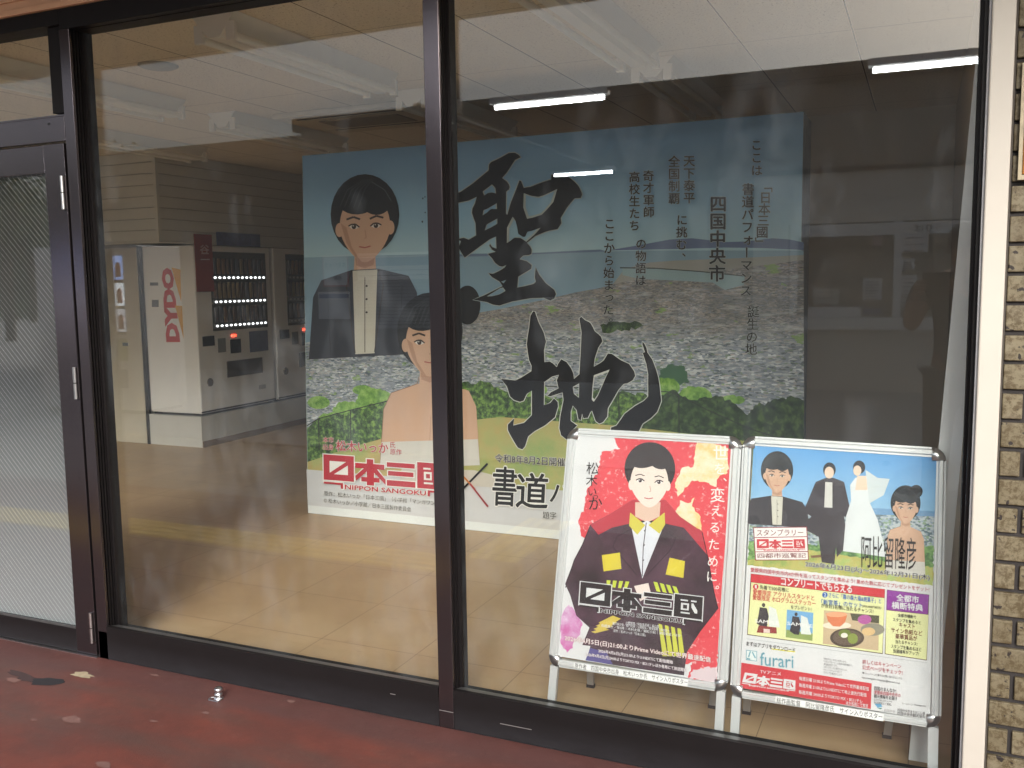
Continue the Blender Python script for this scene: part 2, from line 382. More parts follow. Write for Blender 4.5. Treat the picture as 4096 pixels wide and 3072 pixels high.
# ================================================================== SETTING
def structure(o): o['kind'] = 'structure'; return o
b = MB(); b.slab([(-40, -60, -.02), (40, -60, -.02), (40, 40, -.02), (-40, 40, -.02)], (0, 0, -.3)); structure(b.build('ground', M_asph))
b = MB(); b.box((-9, -2.35, -.019), (5, -.002, 0), M_pave); b.box((-9, -2.47, -.019), (5, -2.352, .0), mat('concrete kerb', (.36, .35, .33), .85, bump=.2)); pave = structure(b.build('pavement', M_pave))
b = MB(); b.box((-9, -10, -.019), (7, -4.2, .0)); structure(b.build('far_pavement', mat('pale concrete paving', (.62, .61, .58), .85, var=.15, vs=2, bump=.2)))
b = MB(); b.box((-11.5, .1, -.018), (.16, 9.5, .02)); structure(b.build('floor', M_floor))
H = 2.6
b = MB(); b.box((-11.5, .101, H), (.16, 9.5, H+.2)); structure(b.build('ceiling', M_ceil))
b = MB(); b.box((-11.7, 9.5, -.02), (.3, 9.7, 2.8)); structure(b.build('back_wall', M_wall))
b = MB(); b.box((-11.7, .1, -.02), (-11.5, .3, 2.8)); b.box((-11.7, 3.4, -.02), (-11.5, 9.5, 2.8)); b.box((-11.7, .301, -.02), (-11.5, 3.399, 1.5)); b.box((-11.7, .301, 2.5), (-11.5, 3.399, 2.8)); structure(b.build('left_wall', M_wall))  # high opening left for the added light window
b = MB(); b.box((.16, .09, -.02), (.3, 9.5, 2.8)); structure(b.build('right_wall', mat('dull brown interior wall', (.60, .55, .50), .8, var=.05)))
# a short recess wall behind the right of the room
b = MB(); b.box((-2.6, 4.4, .02), (.158, 4.5, H-.002)); structure(b.build('inner_wall', mat('brown interior partition', (.82, .77, .70), .8, var=.06, vs=2)))

# paint marks on the pavement
def mark(name, pts, z, m):
    b = MB(); b.poly([(p.x, p.y, z) for p in pts], (), m); return b.build(name, None, pave, raw=True)
def blob(cx, cy, rx, ry, n=56, amp=.3, rot=0):
    o = []; ph = [random.uniform(0, 6.28) for _ in range(9)]
    for i in range(n):
        a = 2*math.pi*i/n; k = 1+amp*sum(math.sin(a*(j+2)+ph[j])/(1.1+.45*j) for j in range(9))*.62; k = max(.25, k); x, y = rx*k*math.cos(a), ry*k*math.sin(a)
        o.append(Vector((cx+x*math.cos(rot)-y*math.sin(rot), cy+x*math.sin(rot)+y*math.cos(rot), 0)))
    return o
s0 = onZ(*cg(300, 1115)); mark('dark_patch', blob(s0.x, s0.y, .062, .035, amp=.15, rot=.3), .0012, mat('dark repair patch', (.022, .02, .024), .9))
s0 = onZ(*cg(200, 1095)); mark('dark_patch', blob(s0.x-.03, s0.y, .11, .022, amp=.3, rot=-.1), .0010, mat('faded repair patch', (.06, .035, .035), .9))
s0 = onZ(*cg(520, 1072)); mark('chipped_paint', blob(s0.x, s0.y, .05, .020, amp=.3, rot=.1), .0014, mat('bare mortar chip', (.40, .33, .22), .9, var=.3, vs=60, bump=.4))
for x, y, r in ((215, 1357, .010), (455, 1355, .028), (1300, 1313, .011), (980, 1075, .012), (655, 1640, .02), (1840, 1240, .012), (970, 1365, .01), (85, 1105, .022)):
    p = onZ(*cg(x, y)); mark('paint_spot', blob(p.x, p.y, r*1.6, r*.7, amp=.2), .0016, mat('pale worn spot', (.20, .105, .09), .9, var=.2, vs=50))

# tactile guiding strip of yellow bars on the pavement
M_tac = mat('yellow tactile paint', (.62, .42, .045), .6, var=.15, vs=12); M_tacb = mat('bright yellow bar', (.92, .68, .09), .5, var=.1, vs=12)
tac = MB()
for i in range(18):
    x0 = -7.6+i*.3
    tac.box((x0+.002, -1.6, 0), (x0+.298, -1.3, .0015), M_tac)
    for j in range(4): tac.box((x0+.012, -1.585+j*.075, 0), (x0+.288, -1.550+j*.075, .006), M_tacb)
for i in range(3):
    y0 = -1.9-i*.3
    tac.box((-2.215, y0+.002, 0), (-1.915, y0+.298, .0015), M_tac)
    for j in range(4): tac.box((-2.2+j*.075, y0+.012, 0), (-2.165+j*.075, y0+.288, .006), M_tacb)
tag(tac.build('tactile_strip', M_tac), 'yellow tactile guiding bars running along the red pavement', 'tactile paving')['kind'] = 'structure'

# ================================================================== SHOP FRONT
GY = .07
XJ0, XJ1, XM0, XM1, XR0, XR1 = -2.972, -2.921, -1.433, -1.379, .106, .122
ZS, ZS0, ZH, ZH0, ZT = .118, .135, 2.469, 2.423, 2.497
win = thing('window_frame', 'dark bronze aluminium shop window frame with two large panes either side of one mullion', 'window', (-1.4, 0, 0))
b = MB(); b.box((XJ0+.003, 0, -.001), (XM0-.001, .1, ZS-.006), M_frame, .002)
b.box((XM1+.001, 0, -.001), (XR0, .1, ZS-.006), M_frame, .002)
for xa, xb in ((XJ1+.001, XM0-.001), (XM1+.001, XR0-.001)):
    b.slab([(xa, -.003, ZS-.012), (xb, -.003, ZS-.012), (xb, -.003, ZS0), (xa, -.003, ZS0)], (0, .016, 0), M_frame)
    b.hexa([(xa, .013, ZS-.004), (xb, .013, ZS-.004), (xb, GY-.012, ZS-.004), (xa, GY-.012, ZS-.004), (xa, .013, ZS0-.002), (xb, .013, ZS0-.002), (xb, GY-.012, ZS+.004), (xa, GY-.012, ZS+.004)], mat('worn grey bead', (.11, .11, .11), .4, .5, .5, .3, 8))
b.build('sill_rail', M_frame, win)
b = MB(); b.box((XJ0+.003, 0, ZH0), (XR1-.001, .1, ZT), M_frame, .002); b.box((XJ1, .03, ZH0-.002), (XR0, .1, ZH0+.02), M_frame); b.build('header_rail', M_frame, win)
def post(x0, x1, z0, z1, name, par, face=M_frameL):
    b = MB(); b.box((x0, .0, z0), (x1, .012, z1), face, .0015)
    b.box((x0+.002, .0125, z0), (x1-.010, .10, z1), M_frame)
    for yy in (.022, .036, .050): b.box((x1-.0099, yy, z0), (x1-.003, yy+.006, z1), M_frame)
    b.box((x1-.0098, .058, z0), (x1+.006, .100, z1), M_frame); b.box((x0-.004, .058, z0), (x0+.0019, .1, z1), M_frame)
    return b.build(name, None, par)
post(XM0, XM1, -.002, ZH0-.001, 'mullion', win)
post(XJ0, XJ1, -.002, ZH0-.001, 'jamb', win)
b = MB(); b.box((XR0, .045, -.001), (XR1+.004, .1, ZH0-.001), M_frame, .001); b.box((XR0+.008, .004, -.001), (XR1-.001, .044, ZH0-.001), M_frame)
b.build('jamb', None, win, label='narrow right jamb beside the cream post')
def pane(xa, xb, za, zb, par, name='glass_pane', mt=None, th=.006, y=None):
    y = GY if y is None else y
    b = MB(); b.box((xa, y, za), (xb, y+th, zb)); return b.build(name, mt or M_glass, par)
pane(XJ1-.004, XM0+.006, ZS-.004, ZH+.004, win); pane(XM1-.004, XR0+.006, ZS-.004, ZH+.004, win)
# grazing scratches on the mullion foot
b = MB()
for x0, z0, x1, z1 in ((-1.432, .062, -1.38, .056), (-1.62, .083, -1.60, .08), (-1.21, .065, -1.10, .05)): b.box((x0, -.0008, min(z0, z1)), (x1, -.0002, min(z0, z1)+.0022), mat('bare metal scratch', (.45, .44, .43), .4, .7))
b.build('scratch', None, win)

door = thing('entrance_door', 'bronze framed entrance door with wired frosted glass and three steel hinges', 'door', (-3.43, 0, 0))
DX0, DX1, GX0, GX1 = -3.885, -2.985, -3.78, -3.093
b = MB(); b.box((GX1, .0, .004), (DX1, .045, 2.013), M_frameL, .002); b.box((GX1-.004, .012, .1), (GX1-.0005, .04, 1.9), M_frame); b.build('stile', None, door)
b = MB(); b.box((DX0, .0, .004), (GX0, .045, 2.013), M_frameL, .002); b.build('stile', None, door)
b = MB(); b.box((GX0+.0005, .001, .004), (GX1-.0005, .044, .100), M_frame, .002); b.hexa([(GX0+.001, .003, .1), (GX1-.001, .003, .1), (GX1-.001, .02, .1), (GX0+.001, .02, .1), (GX0+.001, .003, .108), (GX1-.001, .003, .108), (GX1-.001, .02, .102), (GX0+.001, .02, .102)], mat('worn grey bead', (.11, .11, .11))); b.build('bottom_rail', None, door)
b = MB(); b.box((GX0+.0005, .001, 1.908), (GX1-.0005, .044, 2.012), M_frameL, .002); b.build('top_rail', None, door)
def mk_frost():
    n = N('frosted wired glass'); v = n.coord()
    tr = n.new('BsdfTranslucent'); tr.inputs[0].default_value = (.20, .215, .21, 1)
    tp = n.new('BsdfTransparent'); tp.inputs[0].default_value = (.75, .77, .77, 1)
    gl = n.new('BsdfGlossy'); gl.inputs['Roughness'].default_value = .015
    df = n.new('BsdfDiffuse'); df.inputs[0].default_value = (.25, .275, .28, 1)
    sx = n.new('SeparateXYZ'); n.link(v, sx.inputs[0]); ground_glare = n.math('MULTIPLY', n.math('SUBTRACT', 1.15, sx.outputs[2], clamp=True), .8)  # pale haze painted low in the pane for the bright ground it would reflect
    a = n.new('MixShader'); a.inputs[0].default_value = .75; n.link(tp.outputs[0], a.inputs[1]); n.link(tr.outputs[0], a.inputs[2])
    c = n.new('MixShader'); n.link(n.math('MULTIPLY_ADD', n.noise(v, 2.5, 4), .10, ground_glare), c.inputs[0]); n.link(a.outputs[0], c.inputs[1]); n.link(df.outputs[0], c.inputs[2])
    e = n.new('MixShader'); n.link(schlick(n, .17), e.inputs[0]); n.link(c.outputs[0], e.inputs[1]); n.link(gl.outputs[0], e.inputs[2])
    n.link(e.outputs[0], n.out.inputs[0]); return n.m
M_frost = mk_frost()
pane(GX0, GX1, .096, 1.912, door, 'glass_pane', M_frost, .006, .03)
b = MB()                                     # wires cast in the glass, 45 degrees
stp = .0262; z0, z1 = .1, 1.908; x = GX0-(z1-z0)
while x < GX1:
    xa, za, xb, zb = x, z1, x+(z1-z0), z0
    if xa < GX0: za = z1-(GX0-xa); xa = GX0
    if xb > GX1: zb = z0+(xb-GX1); xb = GX1
    if za > z0 and zb < z1 and xb > xa: b.tube((xa, .0302, za), (xb, .0302, zb), .0005, None, 4, cap=False)
    x += stp
b.build('wire', mat('pale wire', (.5, .52, .52), .5, .0), door)
for zc in (1.828, 1.103, .122):
    hb = MB()
    for dz in (-.032, .032): hb.tube((-2.9935, -.010, zc+dz-.030), (-2.9935, -.010, zc+dz+.030), .0075, M_steel, 14)
    hb.box((-2.999, -.009, zc-.06), (-2.988, .002, zc+.06), M_steel); hb.tube((-2.9935, -.010, zc-.0018), (-2.9935, -.010, zc+.0018), .0064, M_dark, 12)
    hb.build('hinge', None, door)
tr = thing('door_surround', 'bronze transom frame and clear fanlight over the entrance door', 'door frame', (-3.43, 0, 2.02))
b = MB(); b.box((-3.95, .0, 2.02), (XJ0-.001, .1, 2.112), M_frameL, .002); b.hexa([(-3.95, .002, 2.1121), (XJ0-.001, .002, 2.1121), (XJ0-.001, .05, 2.1121), (-3.95, .05, 2.1121), (-3.95, .002, 2.118), (XJ0-.001, .002, 2.118), (XJ0-.001, .05, 2.128), (-3.95, .05, 2.128)], M_frameL); b.box((-3.06, -.001, 2.083), (-3.048, .003, 2.092), M_dark); b.build('transom_bar', None, tr)
b = MB(); b.box((-3.95, .0, ZH0+.02), (XJ0+.0025, .1, ZT), M_frame, .002); b.build('header_rail', None, tr)
b = MB(); b.box((-3.95, .0, -.002), (-3.89, .1, 2.019), M_frame, .002); b.box((-3.95, .0, 2.13), (-3.85, .1, ZH0+.019), M_frame, .002); b.build('jamb', None, tr)
b = MB(); b.box((-3.052, .02, 2.129), (XJ0-.0012, .1, ZH0+.019), M_frame); b.build('jamb', None, tr)
pane(-3.86, -3.045, 2.12, ZH, tr, y=.06)
b = MB(); b.box((-3.95, -.012, -.001), (XJ0-.001, .06, .0032), M_steel); b.build('threshold', None, tr)
eg = thing('fill_window', 'added unseen window letting sky light in at the far left of the waiting room', 'window', (-11.6, 1.85, 1.5))  # window added out of view so sky light reaches the ceiling
b = MB()
for ya, yb in ((.301, .36), (1.82, 1.88), (3.34, 3.399)): b.box((-11.62, ya, 1.5005), (-11.56, yb, 2.499))
b.build('frame', M_frame, eg); b = MB(); b.box((-11.595, .3605, 1.501), (-11.589, 3.3395, 2.4985)); b.build('glass_pane', M_glass, eg)
sp = thing('side_glazing', 'plain bronze framed window left of the entrance door', 'window', (-5, 0, 0))
b = MB(); b.box((-6.6, 0, 0), (-3.952, .1, .11), M_frame); b.box((-6.6, 0, ZH0), (-3.952, .1, ZT), M_frame); b.box((-6.66, 0, 0), (-6.601, .1, ZT), M_frame); b.build('frame', None, sp)
pane(-6.6, -3.952, .11, ZH0, sp)

b = MB()                                     # ribbed brown metal cladding over the windows
for k, (za, zb, dy) in enumerate(((2.499, 2.522, -.012), (2.5225, 2.549, -.004), (2.5495, 2.61, -.010), (2.6105, 2.80, -.004))):
    for xa, xb in ((-12, -2.9375), (-2.9365, -.9), (-.899, 3.0)): b.box((xa, dy, za), (xb, .09, zb), None, .002)
clad = b.build('cladding', M_soffit); tag(clad, 'brown ribbed metal cladding band above the window header', 'wall cladding')
b = MB(); b.box((-12, .0, 0), (-6.661, .09, 2.498)); tag(b.build('front_wall', M_wall), 'plain wall at the far left of the shop front', 'wall')
b = MB(); b.box((-9.5, -1.62, 2.86), (3, -.0, 3.05), mat('brown eave soffit', (.20, .14, .10), .7)); b.box((-9.5, -1.66, 2.80), (3, -1.621, 3.12), mat('dark brown fascia', (.06, .05, .045), .5)); b.box((-12, .0, 2.801), (3, .09, 3.3), M_soffit)
tag(b.build('eave', None), 'brown eave with a dark fascia over the red pavement', 'eave')
b = MB(); b.box((-12, .091, 2.81), (3.2, 9.7, 3.3)); structure(b.build('roof', mat('roof slab', (.25, .25, .25), .8)))

b = MB(); b.box((.1275, -.035, -.001), (.179, .06, 2.86), M_cream, .004); b.box((.1225, -.02, -.001), (.1273, .05, 2.86), mat('grey sealant', (.42, .42, .43), .6)); b.box((.1795, -.028, -.001), (.1835, .05, 2.86), mat('dark joint', (.07, .06, .05), .9))
tag(b.build('cream_post', None), 'narrow cream painted post between window and brick tiles', 'post')
bw = thing('brick_wall', 'wall faced with tan speckled brick tiles in running bond', 'wall', (1.0, 0, 0))
b = MB(); b.box((.185, .0, -.001), (2.6, .09, 2.86)); b.build('mortar', M_mortar, bw)
b = MB(); z = .235-4*.0725+.008; row = 0
rows = []
while z < 2.84:
    x = .186; first = .045 if row % 2 == 0 else .105
    k = 0
    while x < 2.58:
        l = first if k == 0 else .109
        x1 = min(x+l, 2.59)
        if z+.0615 > .002: rows.append((x, x1, max(z, .001), z+.0615))
        x = x1+.0105; k += 1
    z += .0725; row += 1
for x0, x1, za, zb in rows:
    if x0 < .6: b.box((x0, -.010+random.uniform(-.0012, .0012), za+random.uniform(-.001, .001)), (x1, .004, zb+random.uniform(-.001, .001)), None, .0025)
    else: b.box((x0, -.010, za), (x1, .004, zb))
b.build('brick_tiles', M_brick, bw)
p0, p1 = onY(4096, 270, -.02), onY(4075, 700, -.02)
b = MB(); n_ = N('weathered orange varnish'); v_ = n_.coord((1, 1, .3)); n_.base(n_.ramp(n_.noise(v_, 22, 5), [(.3, (.16, .055, .012)), (.55, (.42, .16, .022)), (.75, (.62, .34, .06))])); n_.set(.35)
bd = thing('sign_board', 'varnished orange wooden board fixed to the brick tiles at the top right', 'board', (.3, -.02, 1.9))
b.box((.206, -.030, p1.z), (.62, -.0125, p0.z), n_.m, .003); b.build('panel', None, bd)
b = MB(); b.box((.197, -.026, p1.z-.012), (.2055, -.0122, p0.z+.01), mat('flaking pale edge', (.42, .36, .25), .8, var=.4, vs=40)); b.box((.2057, -.026, p1.z-.012), (.63, -.0121, p1.z-.0005), mat('flaking pale edge', (.42, .36, .25))); b.build('edge_strip', None, bd)

q = onZ(*cg(1383, 1222)); fb = thing('floor_bolt', 'small chrome floor bolt with a lift ring on the pavement', 'floor bolt', tuple(q))
b = MB(); b.lathe(q, [(0, .0), (.017, .0), (.017, .004), (.012, .006), (.012, .013), (.014, .014), (.014, .021), (.0115, .022), (.0115, .029), (.015, .031), (.015, .038), (.011, .043), (0, .0435)], M_chrome); b.build('stub', None, fb)
b = MB(); rx = [(.010, .010), (-.038, .010), (-.046, .004), (-.046, -.008), (-.038, -.014), (.010, -.014)]
for a, c in zip(rx, rx[1:]+rx[:1]): b.tube(q+Vector((a[0]*.8+.01, a[1]-.014, .0045)), q+Vector((c[0]*.8+.01, c[1]-.014, .0045)), .0022, M_chrome, 8)
b.build('ring', None, fb)

# ================================================================== ROOM
# soffit box faced with lapped siding
SX, SY, SZ = -5.92, 3.46, 1.858
b = MB(); b.box((-10.5, SY+.02, SZ), (SX-.02, 9.4, H-.002), mat('soffit underside', (.45, .44, .41), .7))
z = SZ; hh = .094
while z < H-.01:
    zt = min(z+hh-.006, H-.003)
    b.hexa([(-10.5, SY+.004, z), (SX-.004, SY+.004, z), (SX-.004, SY+.019, z), (-10.5, SY+.019, z), (-10.5, SY+.011, zt), (SX-.011, SY+.011, zt), (SX-.011, SY+.019, zt), (-10.5, SY+.019, zt)], M_siding)
    b.hexa([(SX-.019, SY+.0195, z), (SX-.004, SY+.0195, z), (SX-.004, 9.4, z), (SX-.019, 9.4, z), (SX-.019, SY+.0195, zt), (SX-.011, SY+.0195, zt), (SX-.011, 9.4, zt), (SX-.019, 9.4, zt)], M_siding)
    z += hh
b.box((SX-.030, SY-.002, SZ-.012), (SX+.003, SY+.03, H-.003), M_siding); b.box((-10.5, SY-.001, SZ-.016), (SX+.001, SY+.06, SZ-.002), M_siding); b.box((SX-.06, SY+.0605, SZ-.016), (SX+.001, 9.4, SZ-.002), M_siding)
tag(b.build('siding_bulkhead', M_siding), 'ceiling bulkhead clad in pale lapped siding over the vending machines', 'bulkhead')
b = MB(); b.box((-6.75, 3.845, .02), (-5.915, 6.6, .30), mat('pale plinth', (.60, .59, .56), .6, var=.05)); b.box((-6.75, 3.848, .0201), (-5.905, 6.6, .075), mat('brown skirting', (.22, .15, .10), .6))
tag(b.build('plinth', None), 'low pale plinth with brown skirting under the vending machines', 'plinth')
b = MB(); b.box((-6.97, 3.83, .024), (-6.56, 3.86, 1.82), mat('beige door leaf', (.58, .53, .43), .6, var=.05)); b.box((-6.558, 3.835, .02), (-6.53, 3.87, 1.84), mat('dark gap strip', (.03, .028, .025), .6)); b.box((-6.79, 3.826, .93), (-6.72, 3.8295, .96), mat('faded blue print', (.25, .28, .38), .5))
tag(b.build('partition_panel', None), 'beige partition panel beside the red lettered vending machine', 'partition')
b = MB(); b.box((-10.5, 4.3, .02), (-6.9, 4.4, SZ)); structure(b.build('niche_wall', M_wall))

# vending machines: fronts look towards +X
M_vm = mat('white vending cabinet', (.86, .85, .84), .35, 0, .5, .03, 3)
M_vw = mat('dim display glass', (.10, .095, .08), .2, 0, .5, .3, 8)
M_btn = emit('lit push button', (.95, .97, 1), 2.2)
def vending(y0, y1, lettered):
    X = -5.92; Z0, Z1 = .302, 1.835
    cat = 'vending machine'
    t = thing('vending_machine', '', cat, (X-.31, (y0+y1)/2, Z0), 'vending machines on the plinth')
    b = MB(); b.box((X-.60, y0, Z0+.02), (X, y1, Z1), M_vm, .012); b.box((X-.58, y0+.02, Z0), (X-.02, y1-.02, Z0+.0195), M_dark); b.build('cabinet', None, t)
    W = y1-y0
    Y = lambda u: y0+W*u
    def plate(name, u0, u1, za, zb, m, d=.004, par=None):
        b = MB(); b.box((X+.0005, Y(u0), za), (X+d, Y(u1), zb), m); return b.build(name, None, par or t)
    dw = plate('display_window', .19, .93, 1.06, 1.78, M_vw)
    for za in (1.545, 1.325, 1.105):
        plate('shelf', .20, .92, za-.022, za+.02, mat('grey shelf strip', (.22, .22, .22), .5), .012, dw)
        for i in range(12):
            b = MB(); yc = Y(.235+.65*i/11); pts = [(X+.0145, yc+.017*math.cos(2*math.pi*k/12), za+.0095*math.sin(2*math.pi*k/12)) for k in range(12)]
            b.add(pts+[(p[0]-.002, p[1], p[2]) for p in pts], [list(range(12))]+[[k, (k+1) % 12, 12+(k+1) % 12, 12+k] for k in range(12)], M_btn)
            b.build('button', None, dw)
        for i in range(12):                     # sample cans behind the glass
            b = MB(); yc = Y(.235+.65*i/11); cc = random.choice([(.20, .11, .05), (.15, .15, .17), (.24, .18, .09), (.13, .09, .07)])
            b.lathe((X-.004, yc, za+.03), [(.0, 0), (.024, 0), (.024, .13), (.018, .145), (0, .145)], mat('can %d' % int(cc[0]*1000), cc, .35, .3), 12); b.build('sample_can', None, dw)
    plate('coin_panel', .055, .20, .93, 1.02, M_dark); plate('card_reader', .24, .34, .86, .99, mat('grey plastic', (.25, .26, .26), .4)); plate('bill_slot', .40, .53, .84, .97, M_dark, .012)
    plate('status_display', .42, .48, .995, 1.015, emit('red display', (1, .05, .02), 3), .006)
    plate('sticker', .66, .92, .83, 1.03, mat('blue sticker', (.16, .19, .30), .5, var=.3, vs=20)); plate('delivery_flap', .34, .82, .62, .77, mat('smoked flap', (.10, .09, .08), .3), .01)
    b = MB(); b.tube((X+.0005, Y(.12), .60), (X+.008, Y(.12), .60), .038, mat('bronze cup', (.14, .10, .06), .5), 16); b.build('coin_return', None, t)
    plate('kick_strip', .0, 1., .33, .345, M_dark, .003); plate('label_plate', .76, .86, .46, .50, mat('grey plate', (.4, .4, .4), .5))
    return t
v1 = vending(3.86, 4.91, True)
v1['label'] = 'white vending machine with large red and yellow lettering on its side'
P = Print((0, 3.86, 0), (0, -1, 0))
P.text('DYDO', c4(1131, 582), c4(1084, 113), 78*.633, ink('red', (190, 70, 55)), .03) if False else None
red = ink('red', (196, 60, 48)); yel = ink('amber', (222, 165, 40))
g = quadmap([c4(1018, 113), c4(1085, 110), c4(1132, 582), c4(1050, 582)])
v_, f_ = glyphs('DYDO', .065); x0 = min(a for a, _ in v_); x1 = max(a for a, _ in v_); y1 = max(a for _, a in v_); d = P.lift()
P.mb.add([P.at(g(1-y/y1, 1-(x-x0)/(x1-x0)))+d for x, y in v_], f_, red)
P.poly([c4(1084, 110), c4(1141, 124), c4(1146, 332)], yel); P.poly([c4(1106, 350), c4(1151, 354), c4(1161, 562)], yel)
P.poly([c4(948, 205), c4(1000, 205), c4(1000, 225), c4(948, 225)], ink('faint grey', (120, 122, 128))); P.poly([c4(960, 315), c4(1003, 315), c4(1003, 360), c4(960, 360)], ink('faint grey', (120, 122, 128)))
P.build('side_lettering', v1)
v2 = dup(v1, (0, 1.10, 0), 'white vending machine farther back between the lettered one and the big display board')
for ch in list(v2.children):
    if ch.name.startswith('side_lettering'): bpy.data.objects.remove(ch); continue
    for c_ in ch.children:
        if c_.name.startswith('button'): c_.data = c_.data.copy(); c_.data.materials[0] = mat('unlit button', (.55, .55, .53), .4)
# red banner and coloured strip on the first machine's top edge
b = MB(); b.box((-5.916, 3.87, 1.42), (-5.908, 4.09, 1.93), mat('red banner', (.30, .055, .045), .6)); bn = thing('banner', 'narrow red banner with a white character on the lettered vending machine', 'banner', (-5.91, 3.98, 1.9))
b.build('sheet', None, bn)
P = Print((-5.908, 0, 0), (1, 0, 0)); P.char('谷', c1(1292, 1575), 62*.633, ink('pinkish white', (215, 180, 175)), .02); P.char('二', c4(1296, 40), 62*.633, ink('pinkish white', (215, 180, 175)), .02); P.build('lettering', bn)
b = MB(); b.box((-5.916, 4.16, 1.84), (-5.909, 4.62, 1.96), mat('violet blue card', (.10, .11, .24), .6, var=.5, vs=14)); b.box((-5.912, 4.62, 1.84), (-5.906, 4.76, 1.96), mat('violet blue card', (.10, .11, .24)))
tag(b.build('top_card', None), 'violet blue printed card standing along the lettered machine top', 'card')

# ceiling fittings
M_fit = mat('white enamel fitting', (.82, .80, .75), .45, var=.04); M_tube = mat('unlit fluorescent tube', (.90, .88, .82), .3)
def fixture(x, y0, y1, label):
    t = thing('fluorescent_fixture', label, 'ceiling light', (x, (y0+y1)/2, H), 'unlit twin tube lights on the ceiling')
    b = MB(); b.hexa([(x-.03, y0, H-.10), (x+.03, y0, H-.10), (x+.03, y1, H-.10), (x-.03, y1, H-.10), (x-.115, y0, H-.003), (x+.115, y0, H-.003), (x+.115, y1, H-.003), (x-.115, y1, H-.003)], M_fit); b.build('body', None, t)
    for s in (-1, 1):
        b = MB(); b.tube((x+s*.085, y0+.02, H-.095), (x+s*.085, y1-.02, H-.095), .0165, M_tube, 12); b.build('tube', None, t)
        for yy in (y0, y1-.022):
            b = MB(); b.box((x+s*.085-.022, yy, H-.118), (x+s*.085+.022, yy+.022, H-.04), M_fit, .004); b.build('socket', None, t)
    return t
zt = H-.095
A = onZ(*c1(1350, 230), zt); B = onZ(*c2(330, 590), zt); xA = A.x; L = B.y-A.y
fx = fixture(xA, A.y, B.y, 'unlit twin tube ceiling light nearest the left pane, left of the mullion')
a = onZ(*c1(700, 655), zt); e = onZ(*c1(1090, 740), zt)
dup(fx, (e.x-xA, e.y-B.y, 0), 'unlit twin tube ceiling light over the red lettered vending machine side, farthest left')
a = onZ(*c1(1400, 800), zt); dup(fx, (a.x-xA, a.y-A.y, 0), 'unlit twin tube ceiling light just left of the ceiling air conditioner')
a = onZ(*c2(545, 665), zt); dup(fx, (a.x-xA, a.y-A.y, 0), 'unlit twin tube ceiling light behind the top of the window mullion')
e = onZ(*c2(1980, 420), zt); dup(fx, (e.x-xA, e.y-B.y, 0), 'unlit twin tube ceiling light at the top of the right pane, nearest the glass')
a = onZ(*c2(2060, 480), zt); dup(fx, (a.x-xA, a.y-A.y, 0), 'unlit twin tube ceiling light whose near end shows above the big display board')
e = onZ(*c1(1250, 1010), zt); dup(fx, (e.x-xA, e.y-B.y, 0), 'unlit twin tube ceiling light in front of the siding bulkhead')
q0 = onZ(*c1(1715, 748), H-.03); q1 = onZ(*c2(620, 770), H-.03); q2 = onZ(*c2(520, 655), H-.03)
ac = thing('air_conditioner', 'cream ceiling cassette air conditioner with long dark outlet slots', 'air conditioner', ((q0.x+q2.x)/2, q0.y+.3, H))
ax0, ax1, ay0, ay1 = q0.x, q2.x, q0.y-.0, q1.y+.12
b = MB(); b.box((ax0, ay0, H-.035), (ax1, ay1, H-.003), mat('cream panel', (.62, .55, .42), .5), .008); b.build('panel', None, ac)
for ya in (ay0+.10, ay1-.16):
    b = MB(); b.box((ax0+.12, ya, H-.0365), (ax1-.12, ya+.06, H-.0352), M_dark); b.box((ax0+.13, ya+.02, H-.042), (ax1-.13, ya+.03, H-.0366), mat('cream panel', (.62, .55, .42))); b.build('outlet_slot', None, ac)
b = MB(); b.box((ax0+.22, ay0+.22, H-.040), (ax1-.22, ay1-.22, H-.0355), mat('grille grey', (.30, .27, .22), .6)); b.build('intake_grille', None, ac)
q = onZ(*c1(1000, 412), H); b = MB(); b.lathe((q.x, q.y, H), [(0, -.012), (.085, -.012), (.10, -.004), (.10, -.0005)], mat('ceiling disc', (.40, .39, .34), .6), 28); tag(b.build('ceiling_disc', None), 'round flush ceiling speaker above the left pane', 'speaker')
# leaning board against the right wall, just inside the glass
b = MB(); g0, g1, h0, h1 = onY(3708, 2270, .29), onY(3908, 190, .29), onY(3806, 2240, .29), onY(3960, 600, .29)
dz = lambda p, q_, z: p+(q_-p)*((z-p.z)/(q_.z-p.z))
q_ = [dz(g0, g1, .03), dz(h0, h1, .03), dz(h0, h1, 2.05), dz(g0, g1, 2.05)]
b.slab(q_, (0, .02, 0), mat('white lacquered board', (.86, .88, .90), .4)); tag(b.build('leaning_board', None), 'tall narrow white board leaning inside the glass beside the cream post', 'board')

# ================================================================== BIG DISPLAY BOARD
PY = 2.18
X0, X1, ZB, ZTOP = -3.553, -.553, .022, 2.262
k_ = lambda x, y: (x, y)
bd = thing('display_board', 'huge free standing printed board with giant brush characters over a town view', 'display board', (-2.05, PY, .02))
tl = onY(1209, 623, PY); tr_ = onY(3215, 446, PY); bl = onY(1232, 2055, PY)
FR = [Vector((bl.x, PY, ZB)), Vector((X1, PY, ZB)), Vector((tr_.x, PY, tr_.z)), Vector((tl.x, PY, tl.z))]
b = MB(); b.slab(FR, (0, .33, 0), mat('printed board edge', (.24, .27, .30), .7, var=.5, vs=18)); b.build('board', None, bd)
I = lambda *rgb: ink('%d_%d_%d' % rgb, rgb)
P = Print((0, PY, 0), (0, -1, 0))
def px(v): return (v.x, v.z)
